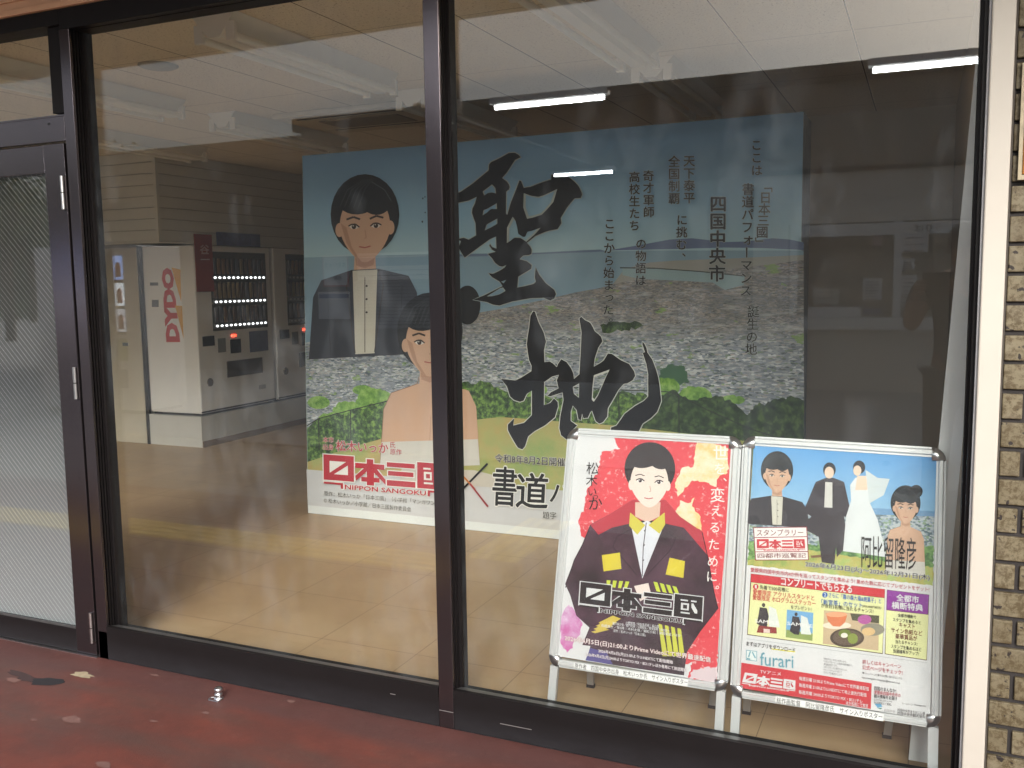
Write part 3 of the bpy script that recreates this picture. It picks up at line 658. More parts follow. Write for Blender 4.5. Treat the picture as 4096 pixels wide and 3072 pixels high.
# sheet: printed sky
def mk_sky():
    n = N('printed sky'); v = n.coord(); sx = n.new('SeparateXYZ'); n.link(v, sx.inputs[0])
    n.base(n.ramp(n.math('DIVIDE', sx.outputs[2], 2.3), [(.55, srgb(200, 224, 222)), (.66, srgb(186, 218, 226)), (.80, srgb(150, 192, 222)), (1, srgb(122, 166, 212))])); n.set(.5, 0, .3); return n.m
def mk_town():
    n = N('printed town view'); v = n.coord((1, 1, 2.9))
    def vor(sc, vv):
        w_ = n.new('TexVoronoi'); w_.inputs['Scale'].default_value = sc*1.35; n.link(vv, w_.inputs['Vector']); sp = n.new('SeparateColor'); n.link(w_.outputs['Color'], sp.inputs[0]); return sp.outputs[0]
    wob = n.new('VectorMath', operation='ADD'); n.link(v, wob.inputs[0]); nn = n.new('TexNoise'); nn.inputs['Scale'].default_value = 30; n.link(v, nn.inputs['Vector']); sc_ = n.new('VectorMath', operation='SCALE'); sc_.inputs['Scale'].default_value = .03; n.link(nn.outputs['Color'], sc_.inputs[0]); n.link(sc_.outputs[0], wob.inputs[1])
    near = n.ramp(vor(36, wob.outputs[0]), [(0, srgb(92, 106, 116)), (.10, srgb(142, 152, 164)), (.34, srgb(166, 174, 182)), (.5, srgb(198, 204, 208)), (.66, srgb(150, 160, 174)), (.78, srgb(180, 176, 174)), (.86, srgb(126, 146, 128)), (.94, srgb(222, 228, 232))], 'CONSTANT')
    far = n.ramp(vor(52, wob.outputs[0]), [(0, srgb(118, 118, 120)), (.3, srgb(146, 142, 138)), (.55, srgb(162, 156, 150)), (.8, srgb(140, 144, 152)), (.93, srgb(180, 176, 170))], 'CONSTANT')
    sx = n.new('SeparateXYZ'); n.link(n.coord(), sx.inputs[0])
    h_ = n.math('ADD', n.math('DIVIDE', sx.outputs[2], 2.3), n.math('MULTIPLY', n.math('SUBTRACT', n.noise(v, 7, 4), .5), .10))
    col = n.mix(n.ramp(h_, [(.49, (0, 0, 0)), (.55, (1, 1, 1))]), near, far)
    lum = n.noise(n.coord((1, 1, 5)), 4.5, 5, .65); col = n.mix(n.ramp(lum, [(.36, (.55, .55, .55)), (.56, (0, 0, 0))]), col, srgb(112, 122, 132)); col = n.mix(n.ramp(n.noise(n.coord((1, 1, 6)), 8, 4), [(.55, (0, 0, 0)), (.72, (.55, .55, .55))]), col, srgb(206, 210, 212))
    gr = n.noise(n.coord((1, 1, 2.4)), 6.5, 5, .6)
    col = n.mix(n.ramp(gr, [(.635, (0, 0, 0)), (.66, (.85, .85, .85))]), col, n.mix(n.noise(v, 40, 3), srgb(92, 136, 72), srgb(170, 200, 120)))
    col = n.mix(n.ramp(n.noise(n.coord((1, 1, 4)), 15, 5, .65), [(.33, (.75, .75, .75)), (.39, (0, 0, 0))]), col, srgb(48, 66, 66))
    n.base(col); n.set(.5, 0, .3); return n.m
def mk_leaf(name, a, bb, c, sc):
    n = N(name); v = n.coord(); n.base(n.ramp(n.noise(v, sc, 5, .7), [(.36, a), (.5, bb), (.62, c)])); n.set(.55, 0, .3); return n.m
M_town = mk_town(); M_shrub = mk_leaf('printed shrubs', srgb(34, 54, 38), srgb(72, 104, 54), srgb(132, 170, 80), 38)
M_shrubD = mk_leaf('printed dark shrubs', srgb(30, 48, 30), srgb(48, 72, 38), srgb(86, 112, 56), 26); M_lime = mk_leaf('printed lime crowns', srgb(92, 138, 62), srgb(126, 172, 80), srgb(156, 194, 104), 26)
M_grass = mk_leaf('printed lawn', srgb(146, 172, 104), srgb(176, 178, 112), srgb(190, 170, 106), 2.2)
E_ = lambda x, y: px(onY(x, y, PY))
def quadpts(pts): return pts
CLTL, CLTR, CLBR, CLBL = (1209, 623), (3215, 446), (3222, 2290), (1232, 2055)
P.mb.add([FR[0]+Vector((.001, -.0004, .001)), FR[1]+Vector((-.001, -.0004, .001)), FR[2]+Vector((-.001, -.0004, -.001)), FR[3]+Vector((.001, -.0004, -.001))], [(0, 1, 2, 3)], mk_sky())
LX = lambda y: 1209+23*(y-623)/1432+1.5      # left edge of the sheet at pixel row y
RX = lambda y: 3215+4*(y-446)/1600-1.5
P.poly([(LX(1030), 1030), (1500, 1022), (1900, 1014), (2300, 1008), (2600, 1002), (RX(1000), 1002), (RX(1300), 1300), (2400, 1300), (LX(1500), 1500)], I(140, 172, 194))
P.poly([(2430, 1002), (2560, 980), (2680, 958), (2770, 953), (2900, 968), (2980, 966), (3090, 953), (3160, 958), (RX(968), 970), (RX(1000), 1000), (3050, 992), (2900, 990), (2700, 996)], I(104, 122, 160))
P.poly([(1700, 1024), (1900, 1016), (2130, 1012), (2330, 1001), (2400, 998), (2430, 1006), (1900, 1026)], I(112, 134, 164))
P.poly([(2600, 1050), (2700, 1042), (2900, 1035), (RX(1020), 1020), (RX(1200), 1200), (2400, 1200), (2500, 1075)], I(164, 166, 160))
P.poly([(1204, 1380), (1290, 1350), (1560, 1330), (1700, 1318), (1850, 1262), (2000, 1236), (2190, 1196), (2300, 1170), (2400, 1152), (2490, 1128), (2600, 1112), (2700, 1105), (2900, 1080), (RX(1040), 1040), (RX(1800), 1800), (2400, 1800), (LX(1800), 1800)][1:-1]+[(LX(1800), 1800), (LX(1372), 1372)], M_town)
P.poly([(2490, 1070), (2620, 1074), (2800, 1084), (2980, 1103), (2975, 1140), (2900, 1160), (2850, 1130), (2700, 1122), (2560, 1116), (2490, 1100)], I(152, 180, 188))
P.line((2480, 1071), (2620, 1073), 5, I(62, 70, 66)); P.path([(2620, 1073), (2800, 1086), (2975, 1104)], 4, I(62, 70, 66))
P.poly(rough([(2400, 1300), (2470, 1285), (2560, 1290), (2575, 1305), (2500, 1320), (2410, 1330)], 7), M_shrubD)
P.poly(rough([(2640, 1480), (2690, 1455), (2740, 1470), (2760, 1530), (2690, 1545), (2640, 1530)], 8), I(74, 110, 88))
for c in ((1275, 1610, 45, 26), (1400, 1640, 70, 35), (1500, 1600, 75, 45), (1330, 1680, 60, 30), (1450, 1560, 40, 20), (2130, 1560, 60, 30), (2660, 1550, 60, 40), (2780, 1590, 70, 45), (2930, 1600, 50, 20)): P.poly(rough([(c[0]+c[2]*math.cos(R(a)), c[1]+c[3]*math.sin(R(a))) for a in range(0, 360, 20)], 6, 8), M_lime)
P.poly(rough([(LX(1720), 1715), (1280, 1675), (1420, 1640), (1560, 1600), (1700, 1560), (1850, 1530), (1950, 1530), (2010, 1560), (2100, 1585), (2250, 1590), (2400, 1560), (2520, 1570), (2620, 1590)], 9, 14, False)+[(2640, 1760), (2300, 1740), (1900, 1690), (1600, 1740), (1400, 1800), (LX(1850), 1850)], M_shrub)
P.poly(rough([(2560, 1620), (2640, 1580), (2700, 1560), (2760, 1600), (2830, 1590), (2880, 1585), (2930, 1610), (2990, 1660), (3020, 1620), (3080, 1610), (3130, 1590), (3180, 1590), (RX(1600), 1598)], 8, 12, False)+[(RX(1800), 1800), (2560, 1760)], M_shrubD)
P.poly([(LX(1848), 1848), (1400, 1790), (1600, 1735), (1800, 1690), (2000, 1668), (2300, 1690), (2500, 1705), (2800, 1740), (RX(1800), 1795), (RX(2100), 2100), (2300, 2080), (LX(1960), 1960)], M_grass)
P.path([(LX(1703), 1703), (1275, 1674), (1420, 1636), (1560, 1602), (1700, 1560), (1850, 1522)], 4, I(32, 38, 34)); P.path([(1990, 1528), (2200, 1545), (2400, 1556), (2690, 1568), (2830, 1640), (3000, 1715), (RX(1790), 1785)], 4, I(40, 46, 40))
for x, ya, yb in ((1275, 1674, 1800), (1402, 1642, 1770), (1563, 1602, 1735), (2475, 1560, 1690), (2715, 1580, 1740), (3076, 1745, 1790)): P.line((x, ya), (x+2, yb), 4, I(36, 42, 36))
gz = onY(1232, 1878, PY).z; gz2 = onY(1232, 2020, PY).z
ly = FR[0]+(FR[3]-FR[0])*((gz-ZB)/(tl.z-ZB)); 
for zz, zb_, mm in ((gz, ZB+.001, I(206, 208, 212)), (gz2, ZB+.0015, I(226, 232, 234))):
    d = P.lift(); P.mb.add([Vector((bl.x+.002, PY, zb_))+d, Vector((X1-.002, PY, zb_))+d, Vector((X1-.002, PY, zz))+d, Vector((bl.x+.003, PY, zz))+d], [(0, 1, 2, 3)], mm)
P.build('printed_scene', bd)

# plain generic stand-in figures in place of the drawn ones
P = Print((0, PY, 0), (0, -1, 0), base=.006)
HAIR, SKIN, COAT, SHIRT = I(34, 36, 38), I(214, 176, 150), I(62, 66, 76), I(214, 212, 200)
def bust(P, hx, hy, r, coat, hair=HAIR, skin=SKIN, shirt=SHIRT, bun=False, bare=False, w=2.2, drop=2.7, sk=0):
    s = lambda u, v: (hx+u*r, hy+v*r+u*r*sk)
    P.poly([s(-.22, .6), s(.22, .6), s(.26, 1.25), s(-.26, 1.25)], skin)
    body = [s(-.3, 1.12), s(.3, 1.12), s(w*.42, 1.32), s(w*.5, 1.7), s(w*.54, drop), s(-w*.54, drop), s(-w*.5, 1.7), s(-w*.42, 1.32)]
    P.poly(body, skin if bare else coat)
    if not bare: P.poly([s(-.28, 1.14), s(.28, 1.14), s(.22, drop*.98), s(-.22, drop*.98)], shirt)
    if bun: P.ell(s(.55, -.75), r*.34, r*.34, hair)
    ln = I(60, 50, 48); shade = I(190, 150, 126)
    P.ell(s(0, -.12), r*.78, r*.92, hair)
    for e_ in (-1, 1): P.ell(s(e_*.58, .2), r*.09, r*.16, skin)
    P.poly([s(-.22, .86), s(.22, .86), s(.2, 1.02), s(0, 1.1), s(-.2, 1.02)], shade)
    P.egg(s(0, .16), r*.575, r*.80, skin); P.poly([s(-.55, .05), s(-.42, .5), s(-.2, .86), s(-.08, .95), s(-.3, .6), s(-.42, .15)], shade); P.ell(s(-.12, -.5), r*.5, r*.36, hair, 24, -.25); P.ell(s(.26, -.46), r*.36, r*.36, hair, 24, .3)
    for e_ in (-1, 1):
        P.eye(s(e_*.25, .14), r*.125, ln, I(232, 228, 222), e_); P.path([s(e_*.11, -.02), s(e_*.26, -.08), s(e_*.42, -.03)], r*.045, ln)
    P.path([s(0, .22), s(.03, .40), s(-.02, .42)], r*.02, shade); P.path([s(-.13, .6), s(0, .63), s(.13, .6)], r*.03, I(176, 100, 90))
    [P.path([s(-.56+.1*j, -.34+.02*j), s(-.40+.1*j, -.70), s(-.02+.05*j, -.92)], r*.010, I(78, 80, 84)) for j in range(5)]; P.path([s(.15, -.86), s(.45, -.66), s(.6, -.4)], r*.018, I(86, 88, 92))
    if not bare:
        P.path([s(-.3, 1.14), s(-.42, 1.5), s(-.22, drop*.97)], r*.022, ln); P.path([s(.3, 1.14), s(.42, 1.5), s(.22, drop*.97)], r*.022, ln)
        P.path([s(0, 1.3), s(0, drop*.97)], r*.016, ln)
        for q_ in (1.5, 1.8, 2.1): P.ell(s(.04, q_), r*.025, r*.025, ln, 10)
        P.path([s(-w*.36, 1.5), s(-w*.33, drop*.98)], r*.016, I(40, 44, 52)); P.path([s(w*.36, 1.5), s(w*.33, drop*.98)], r*.016, I(40, 44, 52))
    else: P.path([s(.02, 1.9), s(-.02, drop*.95)], r*.016, shade); P.path([s(-.26, .95), s(-.3, 1.12), s(-w*.42, 1.32), s(-w*.5, 1.7), s(-w*.54, drop)], r*.016, I(150, 112, 92)); P.poly([s(-w*.54, drop), s(-w*.52, drop*.8), s(w*.52, drop*.8), s(w*.54, drop)], I(214, 212, 206))
bust(P, 1462, 880, 176, COAT, drop=3.1, w=2.36, sk=-.05)
P.ell((1872, 1220), 52, 78, HAIR); bust(P, 1722, 1345, 168, COAT, bare=True, w=2.2, drop=3.1, sk=-.03)
P.poly([(1600, 1930), (1610, 1870), (1900, 1880), (1980, 1900), (1990, 1950), (1800, 1935)], I(206, 200, 190))
P.build('printed_figures', bd)

P = Print((0, PY, 0), (0, -1, 0), base=.010)
BLK = I(12, 12, 14); HALO = I(196, 204, 204); WHT = I(238, 238, 236); RED = I(186, 36, 52)
ks = crop(1680, 560, .42204); kt = crop(1980, 1220, .36157)
sei = [(250,570),(340,515),(400,488),(500,420),(658,290),(662,235),(680,212),(750,180),(850,125),(905,122),(945,145),(963,165),(908,190),(870,250),(830,310),(785,362),(830,395),(848,420),(857,445),(850,470),(825,490),(822,600),(822,700),(835,710),(855,640),(870,590),(910,490),(950,385),(965,390),(990,455),(1055,445),(1130,415),(1250,375),(1250,335),(1320,330),(1400,345),(1440,370),(1480,405),(1510,440),(1530,480),(1542,515),(1530,550),(1470,555),(1400,640),(1370,690),(1340,740),(1345,790),(1310,845),(1230,860),(1190,872),(1100,910),(1020,975),(1050,1010),(1065,1040),(1062,1080),(1040,1090),(985,1095),(950,1130),(1020,1150),(1065,1185),(1060,1220),(1020,1245),(938,1295),(930,1398),(1000,1385),(1080,1365),(1105,1345),(1095,1300),(1103,1205),(1135,1275),(1200,1360),(1280,1420),(1295,1460),(1280,1500),(1240,1522),(1180,1495),(1060,1498),(880,1530),(760,1568),(700,1560),(640,1535),(510,1513),(620,1470),(790,1385),(760,1340),(690,1300),(655,1262),(700,1268),(760,1240),(808,1210),(825,1185),(790,1200),(760,1195),(720,1165),(690,1120),(650,1080),(725,1060),(690,1040),(665,1000),(670,985),(690,1015),(732,1030),(728,915),(670,940),(560,1020),(430,1115),(395,1060),(375,1020),(395,960),(360,940),(420,928),(470,945),(540,905),(535,790),(515,740),(500,690),(505,650),(530,600),(545,540),(470,575),(345,600),(250,612)]
seih = [[(600,490),(690,422),(722,455),(728,508),(690,498),(650,505),(615,527)],[(600,715),(610,665),(640,655),(735,600),(737,655),(680,655),(640,690)],[(620,858),(640,800),(740,745),(740,795),(680,830)],
 [(990,505),(1060,530),(1130,540),(1180,525),(1308,465),(1270,590),(1200,670),(1160,710),(1080,735),(1022,748),(985,640)],[(830,978),(832,830),(885,728),(912,765),(928,830),(938,890),(985,920),(1005,915),(1025,870),(1065,862),(1150,832),(1095,895),(1014,965),(960,930),(900,927),(865,955)],
 [(640,1482),(770,1402),(795,1397),(818,1430),(760,1463),(690,1480)],[(775,1342),(825,1325),(800,1358)]]
chi = [(75,815),(235,832),(300,800),(410,730),(412,670),(385,610),(370,520),(360,430),(370,340),(385,260),(400,120),(430,68),(450,75),(490,190),(520,250),(545,300),(572,400),(550,500),(555,630),(610,622),(650,645),(690,685),(710,640),(740,598),(800,630),(850,700),(875,760),(880,815),(940,765),(955,530),(965,300),(940,150),(960,128),(1000,165),(1060,195),(1090,245),(1110,290),(1150,320),(1180,350),(1195,400),(1150,470),(1110,590),(1100,680),(1170,640),(1210,610),(1235,570),(1255,535),(1300,540),(1350,575),(1400,610),(1490,650),(1545,730),(1558,780),(1530,830),(1470,865),(1430,870),(1370,940),(1320,1030),(1255,1140),(1250,1230),(1200,1295),(1160,1310),(1120,1280),(1080,1165),(1060,1185),(1035,1245),(985,1250),(970,1200),(960,1270),(930,1265),(910,1160),(868,1110),(845,1180),(845,1280),(915,1330),(900,1345),(840,1400),(805,1490),(740,1440),(718,1360),(730,1230),(765,1050),(755,965),(690,985),(620,1008),(585,1003),(630,960),(710,920),(690,830),(715,770),(640,790),(552,850),(548,1105),(620,1080),(660,1030),(700,1070),(705,1120),(670,1240),(560,1330),(450,1390),(375,1450),(340,1560),(310,1595),(260,1575),(220,1510),(180,1440),(150,1380),(150,1320),(220,1250),(210,1330),(330,1300),(415,1215),(415,945),(360,980),(325,1055),(285,1070),(220,1050),(175,1010),(140,900)]
chih = [[(867,905),(938,865),(935,1025),(880,980)],[(1100,775),(1275,712),(1240,780),(1145,1000),(1100,1068),(1077,1045),(1085,905)]]
tail = [(1640,405),(1660,430),(1680,470),(1692,525),(1745,600),(1790,720),(1812,800),(1825,880),(1845,1060),(1800,1180),(1730,1250),(1640,1310),(1610,1370),(1560,1460),(1280,1460),(1290,1352),(1350,1330),(1400,1260),(1440,1200),(1560,1110),(1650,1060),(1700,1010),(1700,760),(1680,650),(1640,530),(1665,520),(1635,430)]
def brush(o, h, kk, glow):
    cx = lambda pts: (sum(p[0] for p in pts)/len(pts), sum(p[1] for p in pts)/len(pts))
    n = len(o); out = []
    area = sum(o[i][0]*o[(i+1) % n][1]-o[(i+1) % n][0]*o[i][1] for i in range(n)); sg = 1 if area > 0 else -1
    for i in range(n):
        a, c = o[i-1], o[(i+1) % n]; dx, dy = c[0]-a[0], c[1]-a[1]; l = math.hypot(dx, dy) or 1
        out.append((o[i][0]+sg*dy/l*9, o[i][1]-sg*dx/l*9))
    P.poly([kk(*p) for p in out], glow)
    P.poly([kk(*p) for p in o], BLK)
    return h
for o, h, kk, gl in ((sei, seih, ks, I(176, 188, 188)), (chi, chih, kt, I(222, 226, 222)), (tail, [], kt, I(222, 226, 222))):
    # glow first with the counters open, then the ink
    n = len(o); area = sum(o[i][0]*o[(i+1) % n][1]-o[(i+1) % n][0]*o[i][1] for i in range(n)); sg = 1 if area > 0 else -1; out = []
    for i in range(n):
        a, c = o[i-1], o[(i+1) % n]; dx, dy = c[0]-a[0], c[1]-a[1]; l = math.hypot(dx, dy) or 1; out.append((o[i][0]+sg*dy/l*8, o[i][1]-sg*dx/l*8))
    hs = []
    for hh_ in h:
        mx, my = sum(p[0] for p in hh_)/len(hh_), sum(p[1] for p in hh_)/len(hh_); hs.append([(mx+(p[0]-mx)*.84, my+(p[1]-my)*.84) for p in hh_])
    P.poly([kk(*p) for p in out], gl, [[kk(*p) for p in q] for q in hs])
    P.poly([kk(*p) for p in o], BLK, [[kk(*p) for p in q] for q in h])
for x, y, r in ((35, 555, 6), (55, 540, 5), (57, 688, 5), (30, 775, 7), (355, 705, 7)): P.ell(ks(x, y), r*.42, r*.6, BLK, 10)
P.build('brush_characters', bd)

P = Print((0, PY, 0), (0, -1, 0), base=.010)
kv = crop(2500, 540, .48222)
def col(body, a, c, size, bold=.018): P.column(body, kv(*a), kv(*c), size*.48222*1.12, BLK, bold, HALO, .022)
col('ここは', (1093, 85), (1095, 295), 85); col('「日本三國」', (1176, 425), (1132, 900), 92); col('書道パフォーマンス', (1025, 450), (1005, 1290), 92)
col('誕生の地', (1068, 1465), (1050, 1775), 92); col('四国中央市', (778, 572), (768, 1148), 128, .026)
col('天下泰平', (537, 217), (537, 522), 88); col('全国制覇', (413, 222), (413, 527), 88); col('に挑む、', (478, 705), (470, 1010), 85)
col('奇才軍師', (200, 340), (203, 640), 84); col('高校生たち', (85, 350), (85, 752), 84); col('の物語は', (140, 902), (136, 1205), 84)
P.column('ここから始まった。', (2442, 895), (2436, 1287), 46, BLK, .016, HALO, .022)
kb = crop(1200, 1560, 800/2212)
P.text('本市', kb(270, 575), kb(388, 580), 64*.36, RED, .012, WHT, .03); P.text('出身', kb(270, 655), kb(386, 662), 64*.36, RED, .012, WHT, .03)
P.text('松木いっか', kb(415, 668), kb(990, 698), 118*.36, RED, .02, WHT, .03); P.text('氏', kb(1012, 632), kb(1070, 636), 66*.36, RED, .012, WHT, .03); P.text('原作', kb(1012, 708), kb(1138, 716), 66*.36, RED, .012, WHT, .03)
logo(P, [kb(275, 705), kb(1620, 800), kb(1620, 1185), kb(280, 1078)], RED, WHT)
P.text('原作：松木いっか「日本三國」（小学館「マンガワン」連載中）', kb(280, 1162), kb(1730, 1290), 54*.36, BLK, .005, WHT, .03)
P.text('© 松木いっか／小学館／日本三國製作委員会', kb(280, 1240), kb(1243, 1340), 54*.36, BLK, .005, WHT, .03)
kl = crop(1200, 1700, 1200/2212)
P.line(kl(1150, 530), kl(1392, 280), 8, BLK); P.line(kl(1150, 305), kl(1300, 470), 7, I(196, 120, 60)); P.line(kl(1262, 428), kl(1395, 598), 7, I(160, 48, 54))
P.text('令和8年8月2日開催', kl(1448, 270), kl(1962, 302), 62*.54, BLK, .02, WHT, .035)
def brushtext(body, p0, p1, h): P.text(body, p0, p1, h, BLK, .016, WHT, .03, 6)
brushtext('書', kl(1425, 585), kl(1600, 595), 285*.54); brushtext('道', kl(1600, 600), kl(1830, 612), 255*.54); brushtext('パ', kl(1850, 560), kl(2010, 570), 150*.54)
P.text('題字「', kl(1798, 684), kl(1950, 690), 52*.54, BLK, .01, WHT, .03)
P.build('lettering', bd)

# ================================================================== A-FRAME POSTER STANDS
SK = .17; SPN = Vector((0, -1, SK)).normalized(); SPP = (0, .088, 0)    # shared leaning front plane
def sp_at(q, off=0.0): return hit(q[0], q[1], SPP, SPN)+SPN*off
def stand(label, outer, inner, rear):
    """outer/inner: TL, TR, BR, BL corners of the clip frame in the photograph."""
    O = [sp_at(q) for q in outer]; I_ = [sp_at(q) for q in inner]
    t = thing('poster_stand', label, 'poster stand', ((O[2].x+O[3].x)/2, .1, .02), 'aluminium A-frame poster stands inside the glass')
    D = -SPN*.022
    cut = .036
    for k, nm in enumerate(('top', 'right', 'bottom', 'left')):
        a, c = O[k], O[(k+1) % 4]; ai, ci = I_[k], I_[(k+1) % 4]; e = (c-a).normalized()
        a2, c2_ = a+e*cut, c-e*cut; h = ((ai-a)-e*(ai-a).dot(e))
        n1 = a2+h; n2 = c2_+h
        b = MB(); b.slab([a2, c2_, n2, n1], D, M_alu)
        # rounded snap profile: a raised ridge along the rail
        r0, r1 = a2+h*.18+SPN*.0002, c2_+h*.18+SPN*.0002; s0, s1 = a2+h*.82+SPN*.0002, c2_+h*.82+SPN*.0002
        b.add([r0, r1, r0+h*.14+SPN*.005, r1+h*.14+SPN*.005, s0-h*.14+SPN*.005, s1-h*.14+SPN*.005, s0, s1], [(0, 1, 3, 2), (2, 3, 5, 4), (4, 5, 7, 6), (0, 2, 4, 6), (1, 7, 5, 3)], M_alu)
        b.build('frame_rail', None, t)
    ctr = sum(O, Vector())/4
    for k in range(4):
        p, pn, pp = O[k], O[(k+1) % 4], O[k-1]; e1 = (pn-p).normalized(); e2 = (pp-p).normalized(); r = cut+.001; c = p+e1*r+e2*r
        pts = [c+(-e1*math.cos(a)-e2*math.sin(a))*r for a in [math.pi/2*j/8 for j in range(9)]]
        b = MB(); n = len(pts); base = [c]+pts
        front = [q+SPN*.0015 for q in base]; front[0] = c+SPN*.006
        inner_edge = [q+SPN*.005 for q in base]
        back = [q+D*1.05 for q in base]
        b.add(front+back, [(0, i, i+1) for i in range(1, n)]+[(i, n+1+i, n+2+i, i+1) for i in range(1, n)]+[(0, n+1, n+2, 1), (0, n, 2*n+1, n+1)], M_chrome, True)
        b.build('corner_cap', None, t)
    b = MB(); b.slab([q-SPN*.004 for q in I_], D*.6, mat('white poster paper', (.78, .79, .80), .5)); b.build('backing', None, t)
    wl = .026
    foot = lambda p, z: Vector((p.x, p.y, p.z))
    for s, k, kk in ((1, 3, 0), (-1, 2, 1)):
        a, u = O[k], O[kk]; d = (a-u).normalized(); lx = a.x+s*.006
        z0 = .021; tt = (a.z-z0)/-d.z; f = a+d*tt
        b = MB(); q = [Vector((lx, a.y+.003, a.z)), Vector((lx+s*wl, a.y+.003, a.z)), Vector((f.x+s*(.006+wl), f.y+.003, z0)), Vector((f.x+s*.006, f.y+.003, z0))]
        b.slab(q, (0, .015, 0), M_alu); b.slab([p_+Vector((s*.0, .0152, 0)) for p_ in q], (0, .004, 0), M_aluD); b.build('leg', None, t)
        ap = u+Vector((0, .03, -.03)); fr = Vector((rear+(s*-.0 if s == 1 else .46), .425, .0215))
        b = MB(); q = [ap+Vector((s*.03, 0, 0)), ap+Vector((s*(.03+.024), 0, 0)), fr+Vector((s*.024, 0, 0)), fr]
        b.slab(q, (0, .014, 0), M_aluD); b.box((fr.x-.002*s, .423, .0202), (fr.x+s*.026, .441, .032), M_dark); b.build('rear_leg', None, t)
    za = .17; b = MB(); ya = .425-(za-.02)*.18
    b.box((rear+.028, ya, za-.03), (rear+.434, ya+.012, za+.03), M_aluD); b.build('rear_brace', None, t)
    return t, O, I_
k3 = crop(2100, 1700, 900/2212); k4 = crop(2100, 2300, 900/2212); k5 = crop(2900, 1700, 900/2212); k6 = crop(2900, 2250, 900/2212)
kk_ = 900/2212
in1 = [k3(503, 104), k3(2026, 190), k4(1878, 1062), k4(322, 800)]
t1, O1, I1 = stand('A-frame stand with the red poster and a vertical white slogan', [(2273, 1710), (2968, 1748), (2908, 2772), (2193, 2662)], in1, -1.062)
in2 = [k5(280, 202), k5(2080, 316), k6(2016, 1552), k6(140, 1228)]
t2, O2, I2 = stand('A-frame stand with the blue topped stamp rally poster', [(2972, 1742), (3786, 1792), (3764, 2918), (2919, 2785)], in2, -.512)

def sheet(P, inner, m): d = P.lift(); P.mb.add([sp_at(q)+d for q in inner], [(0, 1, 2, 3)], m)
W8 = I(226, 228, 232)
# ---- red poster
P = Print(SPP, SPN, step=.00001, base=-.0035)
def mk_redpaint():
    n = N('printed red wash'); v = n.coord()
    n.base(n.mix(n.ramp(n.noise(v, 70, 6, .75), [(.57, (0, 0, 0)), (.64, (.8, .8, .8))]), n.mix(n.noise(v, 6, 3), srgb(214, 60, 74), srgb(236, 96, 104)), srgb(246, 214, 214))); n.set(.4, 0, .3); return n.m
def mk_coat():
    n = N('printed dark wash'); v = n.coord()
    n.base(n.mix(n.ramp(n.noise(v, 5, 4, .6), [(.35, (0, 0, 0)), (.65, (1, 1, 1))]), srgb(54, 45, 50), srgb(94, 68, 84))); n.set(.4, 0, .3); return n.m
M_redw, M_coatw = mk_redpaint(), mk_coat()
M_maproug = mk_leaf('printed parchment', srgb(240, 196, 110), srgb(244, 222, 180), srgb(240, 232, 210), 12); M_pinkw = mk_leaf('printed pink wash', srgb(206, 110, 176), srgb(214, 160, 206), srgb(226, 206, 232), 10)
sheet(P, in1, W8)
P.poly(rough([k3(868, 122), k3(935, 235), k3(750, 262), k3(715, 460), k3(600, 650), k3(575, 820), k3(520, 940), k3(548, 1095), k3(640, 1150), k3(760, 1500), k4(900, 160), k4(1100, 420), k4(1300, 640), k4(1420, 830), k4(1600, 880), k4(1780, 800)], 4, 10, False)+[k4(1893, 760), k4(1935, 90), k3(1985, 930), k3(2024, 192)], M_redw)
P.poly(rough([k4(1640, 860), k4(1895, 700), k4(1880, 1055), k4(1600, 1015)], 4, 8), M_redw); P.poly(rough([k4(1650, 930), k4(1885, 900), k4(1878, 1058), k4(1610, 1016)], 6, 8), I(222, 206, 214))
P.poly(rough([k3(1690, 172), k3(1860, 185), k3(2000, 235), k3(1990, 470), k3(1900, 520), k3(1880, 610), k3(1770, 560), k3(1640, 545), k3(1560, 640), k3(1500, 705), k3(1470, 570), k3(1540, 420), k3(1650, 410)], 5, 10), M_maproug)
P.poly(rough([k3(1520, 740), k3(1600, 770), k3(1665, 712), k3(1640, 800), k3(1710, 880), k3(1735, 1040), k3(1600, 1000), k3(1480, 880)], 5, 10), M_maproug)
P.poly(rough([k4(430, 290), k4(520, 400), k4(560, 470), k4(540, 590), k4(480, 640), k4(470, 720), k4(410, 765), k4(345, 680), k4(350, 420), k4(380, 350)], 4, 8), M_pinkw)
# generic figure
P.poly([k3(640, 980), k3(860, 860), k3(1050, 740), k3(1380, 740), k3(1520, 900), k3(1740, 1050), k3(1800, 1320), k3(1860, 1650), k4(1900, 330), k4(1720, 560), k4(1590, 760), k4(1560, 990), k4(1180, 935), k4(880, 890), k4(600, 840), k4(640, 700), k4(560, 690), k4(630, 520), k4(500, 400), k4(440, 200), k4(390, 90), k3(480, 1330), k3(560, 1180)], M_coatw)
P.poly([k3(640, 985), k3(860, 862), k3(1050, 742), k3(1380, 742), k3(1520, 902), k3(1738, 1052), k3(1790, 1280), k3(1560, 1010), k3(1200, 930), k3(850, 1010), k3(720, 1080)], I(190, 62, 76))
P.poly([k3(1080, 760), k3(1330, 760), k3(1320, 900), k3(1200, 960), k3(1080, 900)], I(226, 196, 180)); P.poly([k3(1045, 1010), k3(1200, 940), k3(1345, 1030), k3(1150, 1510)], I(226, 230, 242))
P.poly([k3(1030, 860), k3(1180, 985), k3(1100, 1080), k3(1020, 990)], I(214, 204, 84)); P.poly([k3(1370, 860), k3(1210, 985), k3(1320, 1070), k3(1375, 980)], I(214, 204, 84))
